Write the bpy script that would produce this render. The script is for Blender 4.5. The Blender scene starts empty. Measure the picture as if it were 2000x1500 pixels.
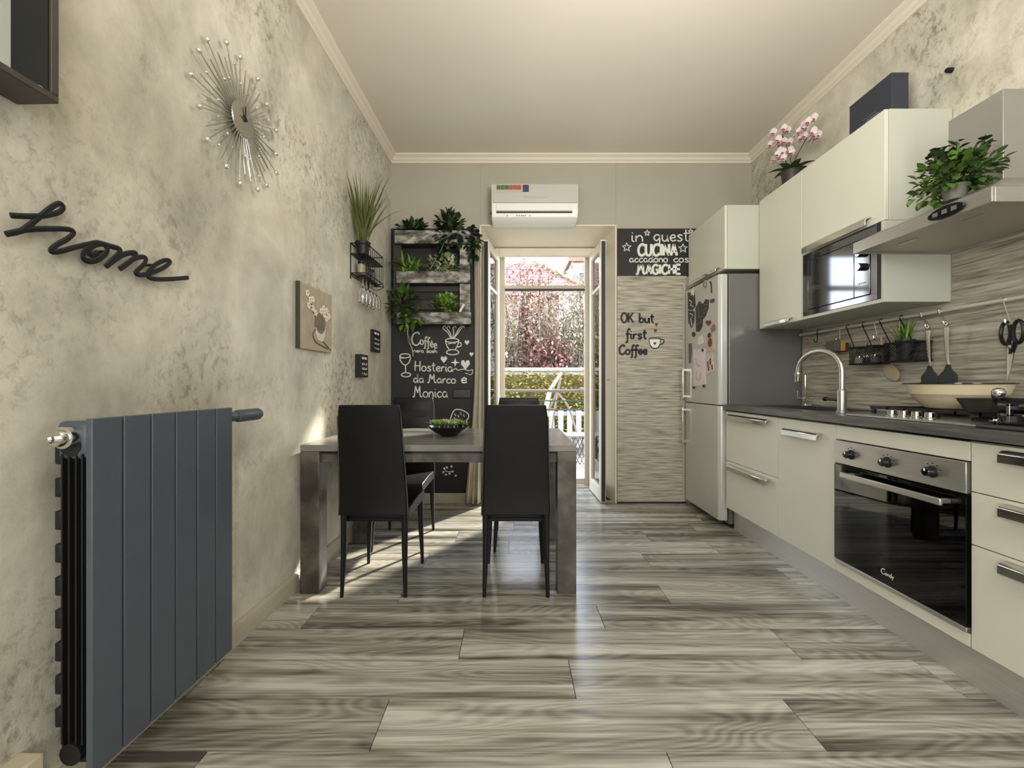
import bpy, bmesh, math, random
from mathutils import Matrix, Vector
random.seed(7)
R = random.Random(11)
C = bpy.context.scene.collection
S = bpy.context.scene

# ---------------------------------------------------------------- camera, sky, sun, added fill lights, exposure
F = 840.0            # focal length in pixels of the 2000 px wide frame
H = 1.05             # eye height
cam = bpy.data.cameras.new('camera'); cam.sensor_width = 36; cam.lens = 36*F/2000; cam.clip_start = .02
camo = bpy.data.objects.new('camera', cam); C.objects.link(camo)
camo.location = (0, 0, H); camo.rotation_euler = (math.pi/2, 0, 0)
S.camera = camo

w = bpy.data.worlds.new('sky'); S.world = w; w.use_nodes = True
nt = w.node_tree; nt.nodes.clear()
o_ = nt.nodes.new('ShaderNodeOutputWorld'); b_ = nt.nodes.new('ShaderNodeBackground')
tc = nt.nodes.new('ShaderNodeTexCoord'); sx = nt.nodes.new('ShaderNodeSeparateXYZ'); cr = nt.nodes.new('ShaderNodeValToRGB')
nt.links.new(tc.outputs['Generated'], sx.inputs[0]); nt.links.new(sx.outputs['Z'], cr.inputs[0])
cr.color_ramp.elements[0].position = 0.0; cr.color_ramp.elements[0].color = (.95, .95, .93, 1)
cr.color_ramp.elements[1].position = .75; cr.color_ramp.elements[1].color = (.55, .72, 1.0, 1)
nt.links.new(cr.outputs[0], b_.inputs[0]); nt.links.new(b_.outputs[0], o_.inputs[0])
b_.inputs[1].default_value = 5.0

sun = bpy.data.lights.new('sun', 'SUN'); sun.energy = 8.0; sun.angle = math.radians(2.2); sun.color = (1, .93, .8)
suno = bpy.data.objects.new('sun', sun); C.objects.link(suno)
suno.rotation_euler = Vector((-.577, -.817, -.63)).to_track_quat('-Z', 'Y').to_euler()
suno.location = (4, 8, 6)

def area(name, loc, aim, sx_, sy_, power, col):
    l = bpy.data.lights.new(name, 'AREA'); l.shape = 'RECTANGLE'; l.size = sx_; l.size_y = sy_; l.energy = power; l.color = col
    o = bpy.data.objects.new(name, l); C.objects.link(o); o.location = loc
    o.rotation_euler = (Vector(aim)-Vector(loc)).to_track_quat('-Z', 'Y').to_euler()
    return o
area('rear_fill', (1.0, -2.3, 1.6), (-.7, 1.0, 1.2), 1.8, 1.9, 46, (.97, .98, 1.0))  # added fill light behind the camera; the rear wall has no window
area('overhead_fill', (.5, -.9, 2.95), (.5, -.9, 0), 1.0, 1.0, 24, (1, .97, .92))  # unseen overhead fill, added for general brightness; no fitting hangs here
area('ceiling_fill', (.5, .95, 2.0), (.6, 1.9, 3.06), .6, .6, 24, (1, .98, .95))  # added out of view to brighten the ceiling, stands for no real lamp
area('side_fill', (-1.05, -1.35, 1.35), (1.5, -1.0, .95), 1.3, 1.7, 50, (.98, .99, 1.0))  # added fill from the left to lift the kitchen fronts, no window here

vs = S.view_settings
vs.view_transform = 'Standard'; vs.look = 'None'; vs.gamma = 1; vs.use_curve_mapping = False
vs.exposure = 0.55

# ---------------------------------------------------------------- helpers
MW = {}               # world matrix of every built object
def mw(o): return MW.get(o.name, Matrix())
def wallx(y): return -1.07-.024*(3.8-y)
ML = Matrix.Translation((wallx(0), 0, 0)) @ Matrix.Rotation(-math.atan(.024), 4, 'Z')   # (out of left wall, along it, up)
def TL(x, y, n=0.0):  # photo pixel -> (along, up) on the left wall, n metres in front of it
    d = (1.1612-n)/((1000-x)/F+.024); return d, H+(750-y)*d/F
def TB(x, y, Y=3.79): return (x-1000)/F*Y, H+(750-y)*Y/F
def TR(x, y, X): d = F*X/(x-1000); return d, H+(750-y)*d/F

class MB:
    def __init__(s, xf=None): s.v = []; s.f = []; s.xf = xf
    def add(s, vs, fs):
        n = len(s.v); s.v += [tuple(p) for p in vs]; s.f += [tuple(i+n for i in f) for f in fs]; return s
    def box(s, x0, x1, y0, y1, z0, z1):
        x0, x1 = min(x0, x1), max(x0, x1); y0, y1 = min(y0, y1), max(y0, y1); z0, z1 = min(z0, z1), max(z0, z1)
        return s.add([(x0,y0,z0),(x1,y0,z0),(x1,y1,z0),(x0,y1,z0),(x0,y0,z1),(x1,y0,z1),(x1,y1,z1),(x0,y1,z1)],
              [(0,3,2,1),(4,5,6,7),(0,1,5,4),(1,2,6,5),(2,3,7,6),(3,0,4,7)])
    def prism(s, pts, axis, a, b):
        n = len(pts)
        def P(p, t): return (t, p[0], p[1]) if axis == 'x' else (p[0], t, p[1]) if axis == 'y' else (p[0], p[1], t)
        return s.add([P(p, a) for p in pts]+[P(p, b) for p in pts],
              [tuple(range(n)), tuple(range(2*n-1, n-1, -1))]+[(i, (i+1) % n, n+(i+1) % n, n+i) for i in range(n)])
    def tube(s, pts, r, seg=6, closed=False, sq=1.0, up=None):
        pts = [Vector(p) for p in pts]; n = len(pts)
        rr = r if isinstance(r, (list, tuple)) else [r]*n
        base = len(s.v); N = None
        for i, p in enumerate(pts):
            a = pts[i-1] if (i or closed) else p; b = pts[(i+1) % n] if (i < n-1 or closed) else p
            t = (b-a); t = t.normalized() if t.length > 1e-9 else Vector((0, 0, 1))
            if up is not None: N = Vector(up)-t*Vector(up).dot(t)
            elif N is None: N = t.orthogonal()
            else: N = N-t*N.dot(t)
            if N.length < 1e-6: N = t.orthogonal()
            N.normalize(); B = t.cross(N)
            for k in range(seg):
                a_ = 2*math.pi*k/seg
                s.v.append(tuple(p+N*(math.cos(a_)*rr[i]*sq)+B*(math.sin(a_)*rr[i])))
        m = n if closed else n-1
        for i in range(m):
            j = (i+1) % n
            for k in range(seg):
                k2 = (k+1) % seg
                s.f.append((base+i*seg+k, base+i*seg+k2, base+j*seg+k2, base+j*seg+k))
        if not closed:
            s.f.append(tuple(base+k for k in reversed(range(seg)))); s.f.append(tuple(base+(n-1)*seg+k for k in range(seg)))
        return s
    def lathe(s, prof, c=(0,0,0), seg=24, axis='z'):
        base = len(s.v); n = len(prof)
        def P(r, z, a):
            x, y = r*math.cos(a), r*math.sin(a)
            p = (x, y, z) if axis == 'z' else (z, x, y) if axis == 'x' else (x, z, y)
            return (p[0]+c[0], p[1]+c[1], p[2]+c[2])
        for (r, z) in prof:
            for k in range(seg): s.v.append(P(max(r, 1e-5), z, 2*math.pi*k/seg))
        for i in range(n-1):
            for k in range(seg):
                k2 = (k+1) % seg
                s.f.append((base+i*seg+k, base+i*seg+k2, base+(i+1)*seg+k2, base+(i+1)*seg+k))
        s.f.append(tuple(base+k for k in reversed(range(seg)))); s.f.append(tuple(base+(n-1)*seg+k for k in range(seg)))
        return s
    def ball(s, c, r, seg=10, rings=6):
        r = r if isinstance(r, (tuple, list)) else (r, r, r); base = len(s.v)
        for i in range(1, rings):
            t = math.pi*i/rings
            for k in range(seg):
                a = 2*math.pi*k/seg
                s.v.append((c[0]+r[0]*math.sin(t)*math.cos(a), c[1]+r[1]*math.sin(t)*math.sin(a), c[2]+r[2]*math.cos(t)))
        s.v.append((c[0], c[1], c[2]+r[2])); s.v.append((c[0], c[1], c[2]-r[2])); T = base+(rings-1)*seg
        for i in range(rings-2):
            for k in range(seg):
                k2 = (k+1) % seg; s.f.append((base+i*seg+k, base+(i+1)*seg+k, base+(i+1)*seg+k2, base+i*seg+k2))
        for k in range(seg):
            k2 = (k+1) % seg; s.f.append((T, base+k, base+k2)); q = base+(rings-2)*seg; s.f.append((T+1, q+k2, q+k))
        return s
    def leaf(s, p, d, L, W, droop=.3, up=(0,0,1), seg=3, fold=.25):
        p = Vector(p); d = Vector(d).normalized(); side = d.cross(Vector(up))
        if side.length < 1e-4: side = d.orthogonal()
        side.normalize(); base = len(s.v); c = p.copy(); nn = side.cross(d)
        prof = [.25, 1.0, .8, 0.03] if seg == 3 else [.35]+[math.sin(math.pi*(.25+.75*i/seg)) for i in range(1, seg)]+[.03]
        for i in range(seg+1):
            wd = W*.5*prof[i]; up_ = side.cross(d)
            s.v += [tuple(c-side*wd+up_*wd*fold), tuple(c), tuple(c+side*wd+up_*wd*fold)]
            if i < seg:
                c = c+d*(L/seg); d = (d+Vector((0, 0, -droop/seg))).normalized()
        for i in range(seg):
            a = base+i*3; s.f += [(a, a+1, a+4, a+3), (a+1, a+2, a+5, a+4)]
        return s
    def build(s, name, mat, parent=None, bev=0, smooth=True, kind=None, label=None, angle=35, segs=2):
        M = mw(parent) if parent else Matrix()
        T = M.inverted() @ (s.xf if s.xf is not None else Matrix())
        me = bpy.data.meshes.new(name)
        me.from_pydata([tuple(T @ Vector(p)) for p in s.v], [], s.f)
        bm = bmesh.new(); bm.from_mesh(me); bmesh.ops.recalc_face_normals(bm, faces=bm.faces); bm.to_mesh(me); bm.free()
        if mat: me.materials.append(mat)
        if smooth:
            me.shade_smooth(); me.set_sharp_from_angle(angle=math.radians(angle))
        o = bpy.data.objects.new(name, me); C.objects.link(o)
        if parent: o.parent = parent
        MW[o.name] = M.copy()
        if bev:
            m = o.modifiers.new('bevel', 'BEVEL'); m.width = bev; m.segments = segs; m.limit_method = 'ANGLE'; m.angle_limit = math.radians(40)
            m.harden_normals = False
        if kind: o['kind'] = kind
        if label: o['label'] = label
        return o

def tag(o, label, cat, group=None):
    o['label'] = label; o['category'] = cat
    if group: o['group'] = group
    return o
def thing(name, label, cat, loc=(0,0,0), group=None, rot=0):
    o = bpy.data.objects.new(name, None); C.objects.link(o); o.empty_display_size = .05
    o.location = loc; o.rotation_euler = (0, 0, rot)
    MW[o.name] = Matrix.Translation(loc) @ Matrix.Rotation(rot, 4, 'Z')
    if label: tag(o, label, cat, group)
    return o
def struct(name, loc=(0,0,0)):
    o = thing(name, None, None, loc); o['kind'] = 'structure'; return o
def wthing(name, label, cat, n, u, z, group=None):      # a thing hung on the left wall
    return thing(name, label, cat, tuple(ML @ Vector((n, u, z))), group, -math.atan(.024))
def dup(root, loc, rot=0, label=None):
    r = root.copy(); C.objects.link(r); r.location = loc; r.rotation_euler = (0, 0, rot)
    MW[r.name] = Matrix.Translation(loc) @ Matrix.Rotation(rot, 4, 'Z')
    if label: r['label'] = label
    for ch in list(root.children):
        c = ch.copy(); C.objects.link(c); c.parent = r
        for g in list(ch.children):
            d = g.copy(); C.objects.link(d); d.parent = c
    return r
def child_copy(o, M):            # a part copied under the same parent, placed by a local matrix
    c = o.copy(); C.objects.link(c); c.parent = o.parent; c.matrix_basis = M
    return c
def smooth_pts(pts, n=4, closed=False):
    P = [Vector(p) for p in pts]; out = []; m = len(P)
    if m < 3: return P
    rng = range(m) if closed else range(m-1)
    for i in rng:
        p0 = P[(i-1) % m] if (i > 0 or closed) else P[0]; p1 = P[i]; p2 = P[(i+1) % m]; p3 = P[(i+2) % m] if (i+2 < m or closed) else P[-1]
        for k in range(n):
            t = k/n
            out.append(.5*((2*p1)+(p2-p0)*t+(2*p0-5*p1+4*p2-p3)*t*t+(3*p1-p0-3*p2+p3)*t**3))
    if not closed: out.append(P[-1])
    return out

# ---------------------------------------------------------------- materials
def lin(c):
    return tuple(((v/255)/12.92 if v/255 <= .04045 else ((v/255+.055)/1.055)**2.4) for v in c)+(1,)
def mat(name, col, rough=.5, metal=0, spec=.5, var=0, vscale=8, bump=0, bscale=60, stretch=(1,1,1), coat=0):
    m = bpy.data.materials.new(name); m.use_nodes = True; n = m.node_tree.nodes; l = m.node_tree.links
    b = n['Principled BSDF']; c = lin(col)
    b.inputs['Base Color'].default_value = c; b.inputs['Roughness'].default_value = rough; b.inputs['Metallic'].default_value = metal
    b.inputs['Specular IOR Level'].default_value = spec; b.inputs['Coat Weight'].default_value = coat
    if var or bump:
        g = n.new('ShaderNodeNewGeometry'); mp = n.new('ShaderNodeMapping'); mp.inputs['Scale'].default_value = stretch
        l.new(g.outputs['Position'], mp.inputs[0])
    if var:
        no = n.new('ShaderNodeTexNoise'); no.inputs['Scale'].default_value = vscale; no.inputs['Detail'].default_value = 6
        l.new(mp.outputs[0], no.inputs['Vector'])
        rp = n.new('ShaderNodeValToRGB'); rp.color_ramp.elements[0].position = .3; rp.color_ramp.elements[1].position = .7
        rp.color_ramp.elements[0].color = tuple(max(0, v*(1-var)) for v in c[:3])+(1,)
        rp.color_ramp.elements[1].color = tuple(min(1, v*(1+var)) for v in c[:3])+(1,)
        l.new(no.outputs[0], rp.inputs[0]); l.new(rp.outputs[0], b.inputs['Base Color'])
    if bump:
        n2 = n.new('ShaderNodeTexNoise'); n2.inputs['Scale'].default_value = bscale; n2.inputs['Detail'].default_value = 4
        l.new(mp.outputs[0], n2.inputs['Vector'])
        bp = n.new('ShaderNodeBump'); bp.inputs['Strength'].default_value = bump; bp.inputs['Distance'].default_value = .01
        l.new(n2.outputs[0], bp.inputs['Height']); l.new(bp.outputs[0], b.inputs['Normal'])
    return m
def ramp(n, stops):
    rp = n.new('ShaderNodeValToRGB'); e = rp.color_ramp.elements
    while len(e) < len(stops): e.new(.5)
    for i, (p, c) in enumerate(stops): e[i].position = p; e[i].color = lin(c)
    return rp
def plaster():
    m = bpy.data.materials.new('marbled_plaster'); m.use_nodes = True; n = m.node_tree.nodes; l = m.node_tree.links; b = n['Principled BSDF']
    g = n.new('ShaderNodeNewGeometry')
    def noise(sc, det=6, dist=0, rough=.55, st=(1,1,1)):
        mp = n.new('ShaderNodeMapping'); mp.inputs['Scale'].default_value = st; mp.inputs['Rotation'].default_value = (.5, 0, 0)
        l.new(g.outputs['Position'], mp.inputs[0])
        t = n.new('ShaderNodeTexNoise'); t.inputs['Scale'].default_value = sc; t.inputs['Detail'].default_value = det
        t.inputs['Distortion'].default_value = dist; t.inputs['Roughness'].default_value = rough; l.new(mp.outputs[0], t.inputs['Vector']); return t
    a = noise(3.4, 9, .25, .66, (1, 1, .75)); rp = ramp(n, [(.28, (162, 157, 143)), (.43, (190, 185, 169)), (.56, (208, 203, 187)), (.72, (226, 221, 206))]); l.new(a.outputs[0], rp.inputs[0])
    y = noise(1.7, 5, .3); yr = ramp(n, [(.48, (0, 0, 0)), (.70, (100, 100, 100))]); l.new(y.outputs[0], yr.inputs[0])
    mx = n.new('ShaderNodeMix'); mx.data_type = 'RGBA'; l.new(yr.outputs[0], mx.inputs[0]); l.new(rp.outputs[0], mx.inputs[6]); mx.inputs[7].default_value = lin((206, 193, 152))
    f = noise(30, 8, .3, .72, (1, 1, .8)); fr = ramp(n, [(.38, (172, 166, 153)), (.50, (255, 255, 255))]); l.new(f.outputs[0], fr.inputs[0])
    msk = noise(1.1, 2, .5); mr = ramp(n, [(.42, (30, 30, 30)), (.62, (255, 255, 255))]); l.new(msk.outputs[0], mr.inputs[0])
    m2 = n.new('ShaderNodeMix'); m2.data_type = 'RGBA'; m2.blend_type = 'MULTIPLY'; l.new(mr.outputs[0], m2.inputs[0]); l.new(mx.outputs[2], m2.inputs[6]); l.new(fr.outputs[0], m2.inputs[7])
    l.new(m2.outputs[2], b.inputs['Base Color']); b.inputs['Roughness'].default_value = .5; b.inputs['Specular IOR Level'].default_value = .35
    ad = n.new('ShaderNodeMath'); ad.operation = 'MULTIPLY_ADD'; l.new(f.outputs[0], ad.inputs[0]); l.new(mr.outputs[0], ad.inputs[1]); l.new(a.outputs[0], ad.inputs[2])
    bp = n.new('ShaderNodeBump'); bp.inputs['Strength'].default_value = .55; bp.inputs['Distance'].default_value = .012; l.new(ad.outputs[0], bp.inputs['Height']); l.new(bp.outputs[0], b.inputs['Normal'])
    return m
def wood_floor(name='floor_oak'):
    m = bpy.data.materials.new(name); m.use_nodes = True; n = m.node_tree.nodes; l = m.node_tree.links; b = n['Principled BSDF']
    g = n.new('ShaderNodeNewGeometry'); oi = n.new('ShaderNodeObjectInfo')
    mu = n.new('ShaderNodeVectorMath'); mu.operation = 'SCALE'; mu.inputs[0].default_value = (17.3, 9.1, 31.7); l.new(oi.outputs['Random'], mu.inputs['Scale'])
    ad = n.new('ShaderNodeVectorMath'); ad.operation = 'ADD'; l.new(g.outputs['Position'], ad.inputs[0]); l.new(mu.outputs[0], ad.inputs[1])
    def noise(sc, st, det=4, dist=0):
        mp = n.new('ShaderNodeMapping'); mp.inputs['Scale'].default_value = st; l.new(ad.outputs[0], mp.inputs[0])
        t = n.new('ShaderNodeTexNoise'); t.inputs['Scale'].default_value = sc; t.inputs['Detail'].default_value = det; t.inputs['Distortion'].default_value = dist
        l.new(mp.outputs[0], t.inputs['Vector']); return t
    a = noise(1.0, (1.1, 5.5, 1), 1.5)                       # long cathedral figure
    s = n.new('ShaderNodeMath'); s.operation = 'MULTIPLY'; s.inputs[1].default_value = 150; l.new(a.outputs[0], s.inputs[0])
    si = n.new('ShaderNodeMath'); si.operation = 'SINE'; l.new(s.outputs[0], si.inputs[0])
    fine = noise(1.0, (2.2, 120, 1), 7)
    broad = noise(1.0, (.8, 15, 1), 4, .35)
    m1 = n.new('ShaderNodeMath'); m1.operation = 'MULTIPLY_ADD'; m1.inputs[1].default_value = .038; l.new(si.outputs[0], m1.inputs[0]); l.new(broad.outputs[0], m1.inputs[2])
    m2 = n.new('ShaderNodeMath'); m2.operation = 'MULTIPLY_ADD'; m2.inputs[1].default_value = .42; l.new(fine.outputs[0], m2.inputs[0]); l.new(m1.outputs[0], m2.inputs[2])
    m3 = n.new('ShaderNodeMath'); m3.operation = 'MULTIPLY_ADD'; m3.inputs[1].default_value = .10; l.new(oi.outputs['Random'], m3.inputs[0]); l.new(m2.outputs[0], m3.inputs[2])
    rp = ramp(n, [(.56, (78, 74, 66)), (.68, (122, 118, 107)), (.80, (158, 154, 142)), (.97, (196, 193, 182))]); l.new(m3.outputs[0], rp.inputs[0])
    l.new(rp.outputs[0], b.inputs['Base Color']); b.inputs['Roughness'].default_value = .23; b.inputs['Specular IOR Level'].default_value = .55
    bp = n.new('ShaderNodeBump'); bp.inputs['Strength'].default_value = .08; bp.inputs['Distance'].default_value = .002; l.new(m2.outputs[0], bp.inputs['Height']); l.new(bp.outputs[0], b.inputs['Normal'])
    return m
def streaks(name, stops, st, sc=1.0, rough=.5, bump=.35, dist=.35):
    m = bpy.data.materials.new(name); m.use_nodes = True; n = m.node_tree.nodes; l = m.node_tree.links; b = n['Principled BSDF']
    g = n.new('ShaderNodeNewGeometry'); mp = n.new('ShaderNodeMapping'); mp.inputs['Scale'].default_value = st; l.new(g.outputs['Position'], mp.inputs[0])
    t = n.new('ShaderNodeTexNoise'); t.inputs['Scale'].default_value = sc; t.inputs['Detail'].default_value = 6; t.inputs['Distortion'].default_value = dist; l.new(mp.outputs[0], t.inputs['Vector'])
    rp = ramp(n, stops); l.new(t.outputs[0], rp.inputs[0]); l.new(rp.outputs[0], b.inputs['Base Color']); b.inputs['Roughness'].default_value = rough
    if bump:
        bp = n.new('ShaderNodeBump'); bp.inputs['Strength'].default_value = bump; bp.inputs['Distance'].default_value = .004; l.new(t.outputs[0], bp.inputs['Height']); l.new(bp.outputs[0], b.inputs['Normal'])
    return m
def glass(name, tint=(1,1,1,1), f=1.5, rough=0.0, dens=0):
    m = bpy.data.materials.new(name); m.use_nodes = True; n = m.node_tree.nodes; l = m.node_tree.links; n.clear()
    o = n.new('ShaderNodeOutputMaterial'); t = n.new('ShaderNodeBsdfTransparent'); t.inputs[0].default_value = tint
    g = n.new('ShaderNodeBsdfGlossy'); g.inputs['Roughness'].default_value = rough
    fr = n.new('ShaderNodeFresnel'); fr.inputs[0].default_value = f; mx = n.new('ShaderNodeMixShader')
    l.new(fr.outputs[0], mx.inputs[0]); l.new(t.outputs[0], mx.inputs[1]); l.new(g.outputs[0], mx.inputs[2]); l.new(mx.outputs[0], o.inputs[0])
    return m
def leafmat(name, a, b2, rough=.45):
    m = bpy.data.materials.new(name); m.use_nodes = True; n = m.node_tree.nodes; l = m.node_tree.links; b = n['Principled BSDF']
    g = n.new('ShaderNodeNewGeometry'); rp = ramp(n, [(0, a), (1, b2)]); l.new(g.outputs['Random Per Island'], rp.inputs[0])
    l.new(rp.outputs[0], b.inputs['Base Color']); b.inputs['Roughness'].default_value = rough
    return m

PL = plaster(); FL = wood_floor()
PAINT = mat('beige_wall_paint', (170, 164, 148), .7, var=.03, vscale=2)
CEIL = mat('ceiling_paint', (216, 209, 192), .8, var=.03, vscale=1.2)
CREAM = mat('cream_gloss_paint', (226, 218, 198), .4)
TRIM = mat('cornice_plaster', (220, 211, 192), .6)
SKIRT = mat('greige_skirting', (172, 164, 145), .45, var=.08, vscale=5, stretch=(1, 1, 20))
STONE = streaks('strip_stone_laminate', [(.30, (112, 106, 92)), (.42, (146, 139, 123)), (.55, (172, 165, 148)), (.72, (196, 189, 172))], (5.0, 5.0, 92), 1.0, .42, .3, .12)
CHALK = mat('blackboard', (29, 30, 28), .62, var=.18, vscale=7)
CHALKW = mat('white_chalk', (225, 224, 214), .95)
BLACK = mat('matt_black', (19, 19, 19), .5)
BLKGLOSS = mat('gloss_black', (10, 10, 11), .12)
BLKMETAL = mat('black_metal', (22, 22, 22), .4, metal=.3)
RAD = mat('anthracite_enamel', (74, 81, 89), .42, var=.04, vscale=30)
RADBLK = mat('radiator_core_black', (14, 14, 15), .5)
CHROME = mat('chrome', (215, 214, 208), .12, metal=1)
STEEL = mat('brushed_steel', (190, 188, 182), .34, metal=.9, var=.06, vscale=3, stretch=(1, 1, 40))
STEELH = mat('hood_steel', (172, 171, 166), .38, metal=.75, var=.08, vscale=2.5)
ALU = mat('brushed_aluminium_plinth', (196, 193, 185), .34, metal=.55, var=.05, vscale=4, stretch=(1, 1, 30))
CAB = mat('satin_ivory_lacquer', (206, 204, 188), .38, var=.012, vscale=3)
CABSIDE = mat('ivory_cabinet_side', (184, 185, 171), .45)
TOP = streaks('dark_grey_worktop', [(.3, (66, 65, 63)), (.5, (86, 85, 82)), (.7, (104, 102, 98))], (60, 6, 60), 1, .34, .1)
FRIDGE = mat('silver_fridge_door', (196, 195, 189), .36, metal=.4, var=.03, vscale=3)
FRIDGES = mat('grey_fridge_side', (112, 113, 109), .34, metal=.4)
LEATHER = mat('black_leatherette', (15, 15, 14), .46, spec=.28, var=.25, vscale=9, bump=.12, bscale=240)
LEGM = mat('black_leg_paint', (16, 16, 16), .4, spec=.3)
TABLE = streaks('concrete_oak_table', [(.3, (52, 48, 42)), (.5, (76, 71, 63)), (.7, (106, 100, 90))], (7, 18, 7), 1.2, .42, .12)
TABTOP = streaks('grey_table_top', [(.3, (104, 102, 98)), (.5, (132, 130, 124)), (.7, (156, 152, 144))], (2, 24, 3), 1.2, .17, .02)
GLASS = glass('window_glass')
OVGLASS = glass('tinted_oven_glass', (.76, .80, .81, 1), 1.6)
INNERGL = glass('inner_oven_glass', (.8, .84, .84, 1), 3.0, .02)
WINEGL = glass('wine_glass', (.97, .98, .98, 1), 1.6)
PALLET = streaks('worn_grey_pallet_wood', [(.32, (46, 44, 40)), (.46, (98, 95, 87)), (.56, (150, 146, 136)), (.7, (196, 192, 182))], (7, 7, 16), 1.3, .75, .4)
DKWOOD = mat('dark_stained_wood', (52, 46, 42), .5, var=.2, vscale=14)
WHITEP = mat('white_plastic', (232, 229, 220), .35)
GREYP = mat('pale_grey_panel', (188, 186, 176), .35)
LEAF = leafmat('mid_green_leaf', (38, 58, 24), (96, 128, 52))
LEAFD = leafmat('dark_green_leaf', (20, 34, 18), (52, 76, 38))
LEAFB = leafmat('bright_green_leaf', (70, 110, 34), (150, 184, 84))
LEAFV = leafmat('variegated_leaf', (92, 120, 62), (222, 224, 188))
LEAFG = leafmat('grass_blade', (46, 54, 26), (104, 104, 54))
SUCC = leafmat('succulent_leaf', (92, 122, 76), (186, 204, 140))
PETAL = leafmat('orchid_petal', (226, 200, 200), (238, 226, 222))
PETALD = mat('orchid_heart', (128, 62, 70), .5)
SOIL = mat('dark_soil', (38, 30, 24), .9)
FABRIC = mat('ivory_curtain', (206, 198, 178), .85, bump=.2, bscale=300)
# ---------------------------------------------------------------- the setting
fl = struct('floor')
MB().box(-1.4, 2.3, -2.6, 4.42, -.12, -.009).build('subfloor', mat('floor_joint', (40, 36, 30), .8), fl)
yy = -.615
starts = {.615: .0, .82: .62, 1.025: .44, 1.23: -.408, 1.435: .214, 1.64: -.204, 1.845: .40, 2.05: -.55, 2.255: .19, 2.46: .80, 2.665: -.02}
while yy < 4.36:
    y1 = min(yy+.205, 4.36)
    k = min(starts, key=lambda q: abs(q-yy)); s0 = starts[k] if abs(k-yy) < .02 else R.uniform(-.6, .6)
    lo, hi = (wallx(yy), 1.66 if yy > .8 else 2.11) if y1 < 3.9 else (-.20, .86) if yy > 3.8 else (-1.07, 1.66)
    x = s0-1.31*2
    while x < hi:
        a, b = max(x, lo), min(x+1.31, hi)
        if b-a > .03:
            MB().box(a+.0013, b-.0013, yy+.0013, y1-.0013, -.009, 0).build('plank', FL, fl, smooth=False)
        x += 1.31
    yy += .205
MB().box(-1.4, 2.3, -2.6, 4.45, 3.06, 3.2).build('ceiling', CEIL, smooth=False)['kind'] = 'structure'
MB(ML).box(-.14, 0, -2.6, 4.45, -.1, 3.1).build('wall_left', PL, smooth=False)['kind'] = 'structure'
MB().box(2.117, 2.26, -2.6, 4.45, -.1, 3.1).build('wall_right', PL, smooth=False)['kind'] = 'structure'
MB().box(-1.4, 2.3, -2.72, -2.6, -.1, 3.1).build('wall_rear', PAINT, smooth=False)['kind'] = 'structure'
b = MB()
b.prism([(-1.3, 3.8), (-.28, 3.8), (-.175, 4.34), (-.175, 4.45), (-1.3, 4.45)], 'z', -.1, 3.1)
b.prism([(.918, 3.8), (2.25, 3.8), (2.25, 4.45), (.84, 4.45), (.84, 4.34)], 'z', -.1, 3.1)
b.prism([(3.8, 2.452), (3.8, 3.1), (4.45, 3.1), (4.45, 2.408), (4.34, 2.408)], 'x', -.279, .917)
b.build('wall_back', PAINT, smooth=False)['kind'] = 'structure'
b = MB()                                              # cream lining of the door reveal
b.prism([(-.284, 3.796), (-.274, 3.796), (-.169, 4.34), (-.179, 4.34)], 'z', 0.0, 2.447)
b.prism([(.922, 3.796), (.912, 3.796), (.834, 4.34), (.844, 4.34)], 'z', 0.0, 2.447)
b.prism([(3.796, 2.446), (3.796, 2.456), (4.34, 2.412), (4.34, 2.402)], 'x', -.282, .92)
b.build('trim_4', CREAM, smooth=False)['kind'] = 'structure'
def cornice(name, xf, L0, L1):
    p = [(0, 2.998), (.010, 2.998), (.012, 3.012), (.026, 3.020), (.036, 3.036), (.050, 3.042), (.060, 3.050), (.062, 3.06), (0, 3.06)]
    b = MB(xf); b.prism(p, 'y', L0, L1); b.build(name, TRIM, angle=20)['kind'] = 'structure'
cornice('trim_1', ML, -2.6, 3.8)
cornice('trim_2', Matrix.Translation((2.117, 0, 0)) @ Matrix.Rotation(math.pi, 4, 'Z'), -3.8, 2.6)
cornice('trim_3', Matrix.Translation((0, 3.8, 0)) @ Matrix.Rotation(-math.pi/2, 4, 'Z'), -1.07, 2.117)
sk = [(0, 0), (.018, 0), (.018, .072), (.013, .082), (.006, .088), (0, .088)]
MB(ML).prism(sk, 'y', -2.5, 3.8).build('baseboard_left', SKIRT, angle=30)['kind'] = 'structure'
MB(Matrix.Translation((0, 3.8, 0)) @ Matrix.Rotation(-math.pi/2, 4, 'Z')).prism(sk, 'y', -1.05, -.285).build('baseboard_back', SKIRT, angle=30)['kind'] = 'structure'

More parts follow.
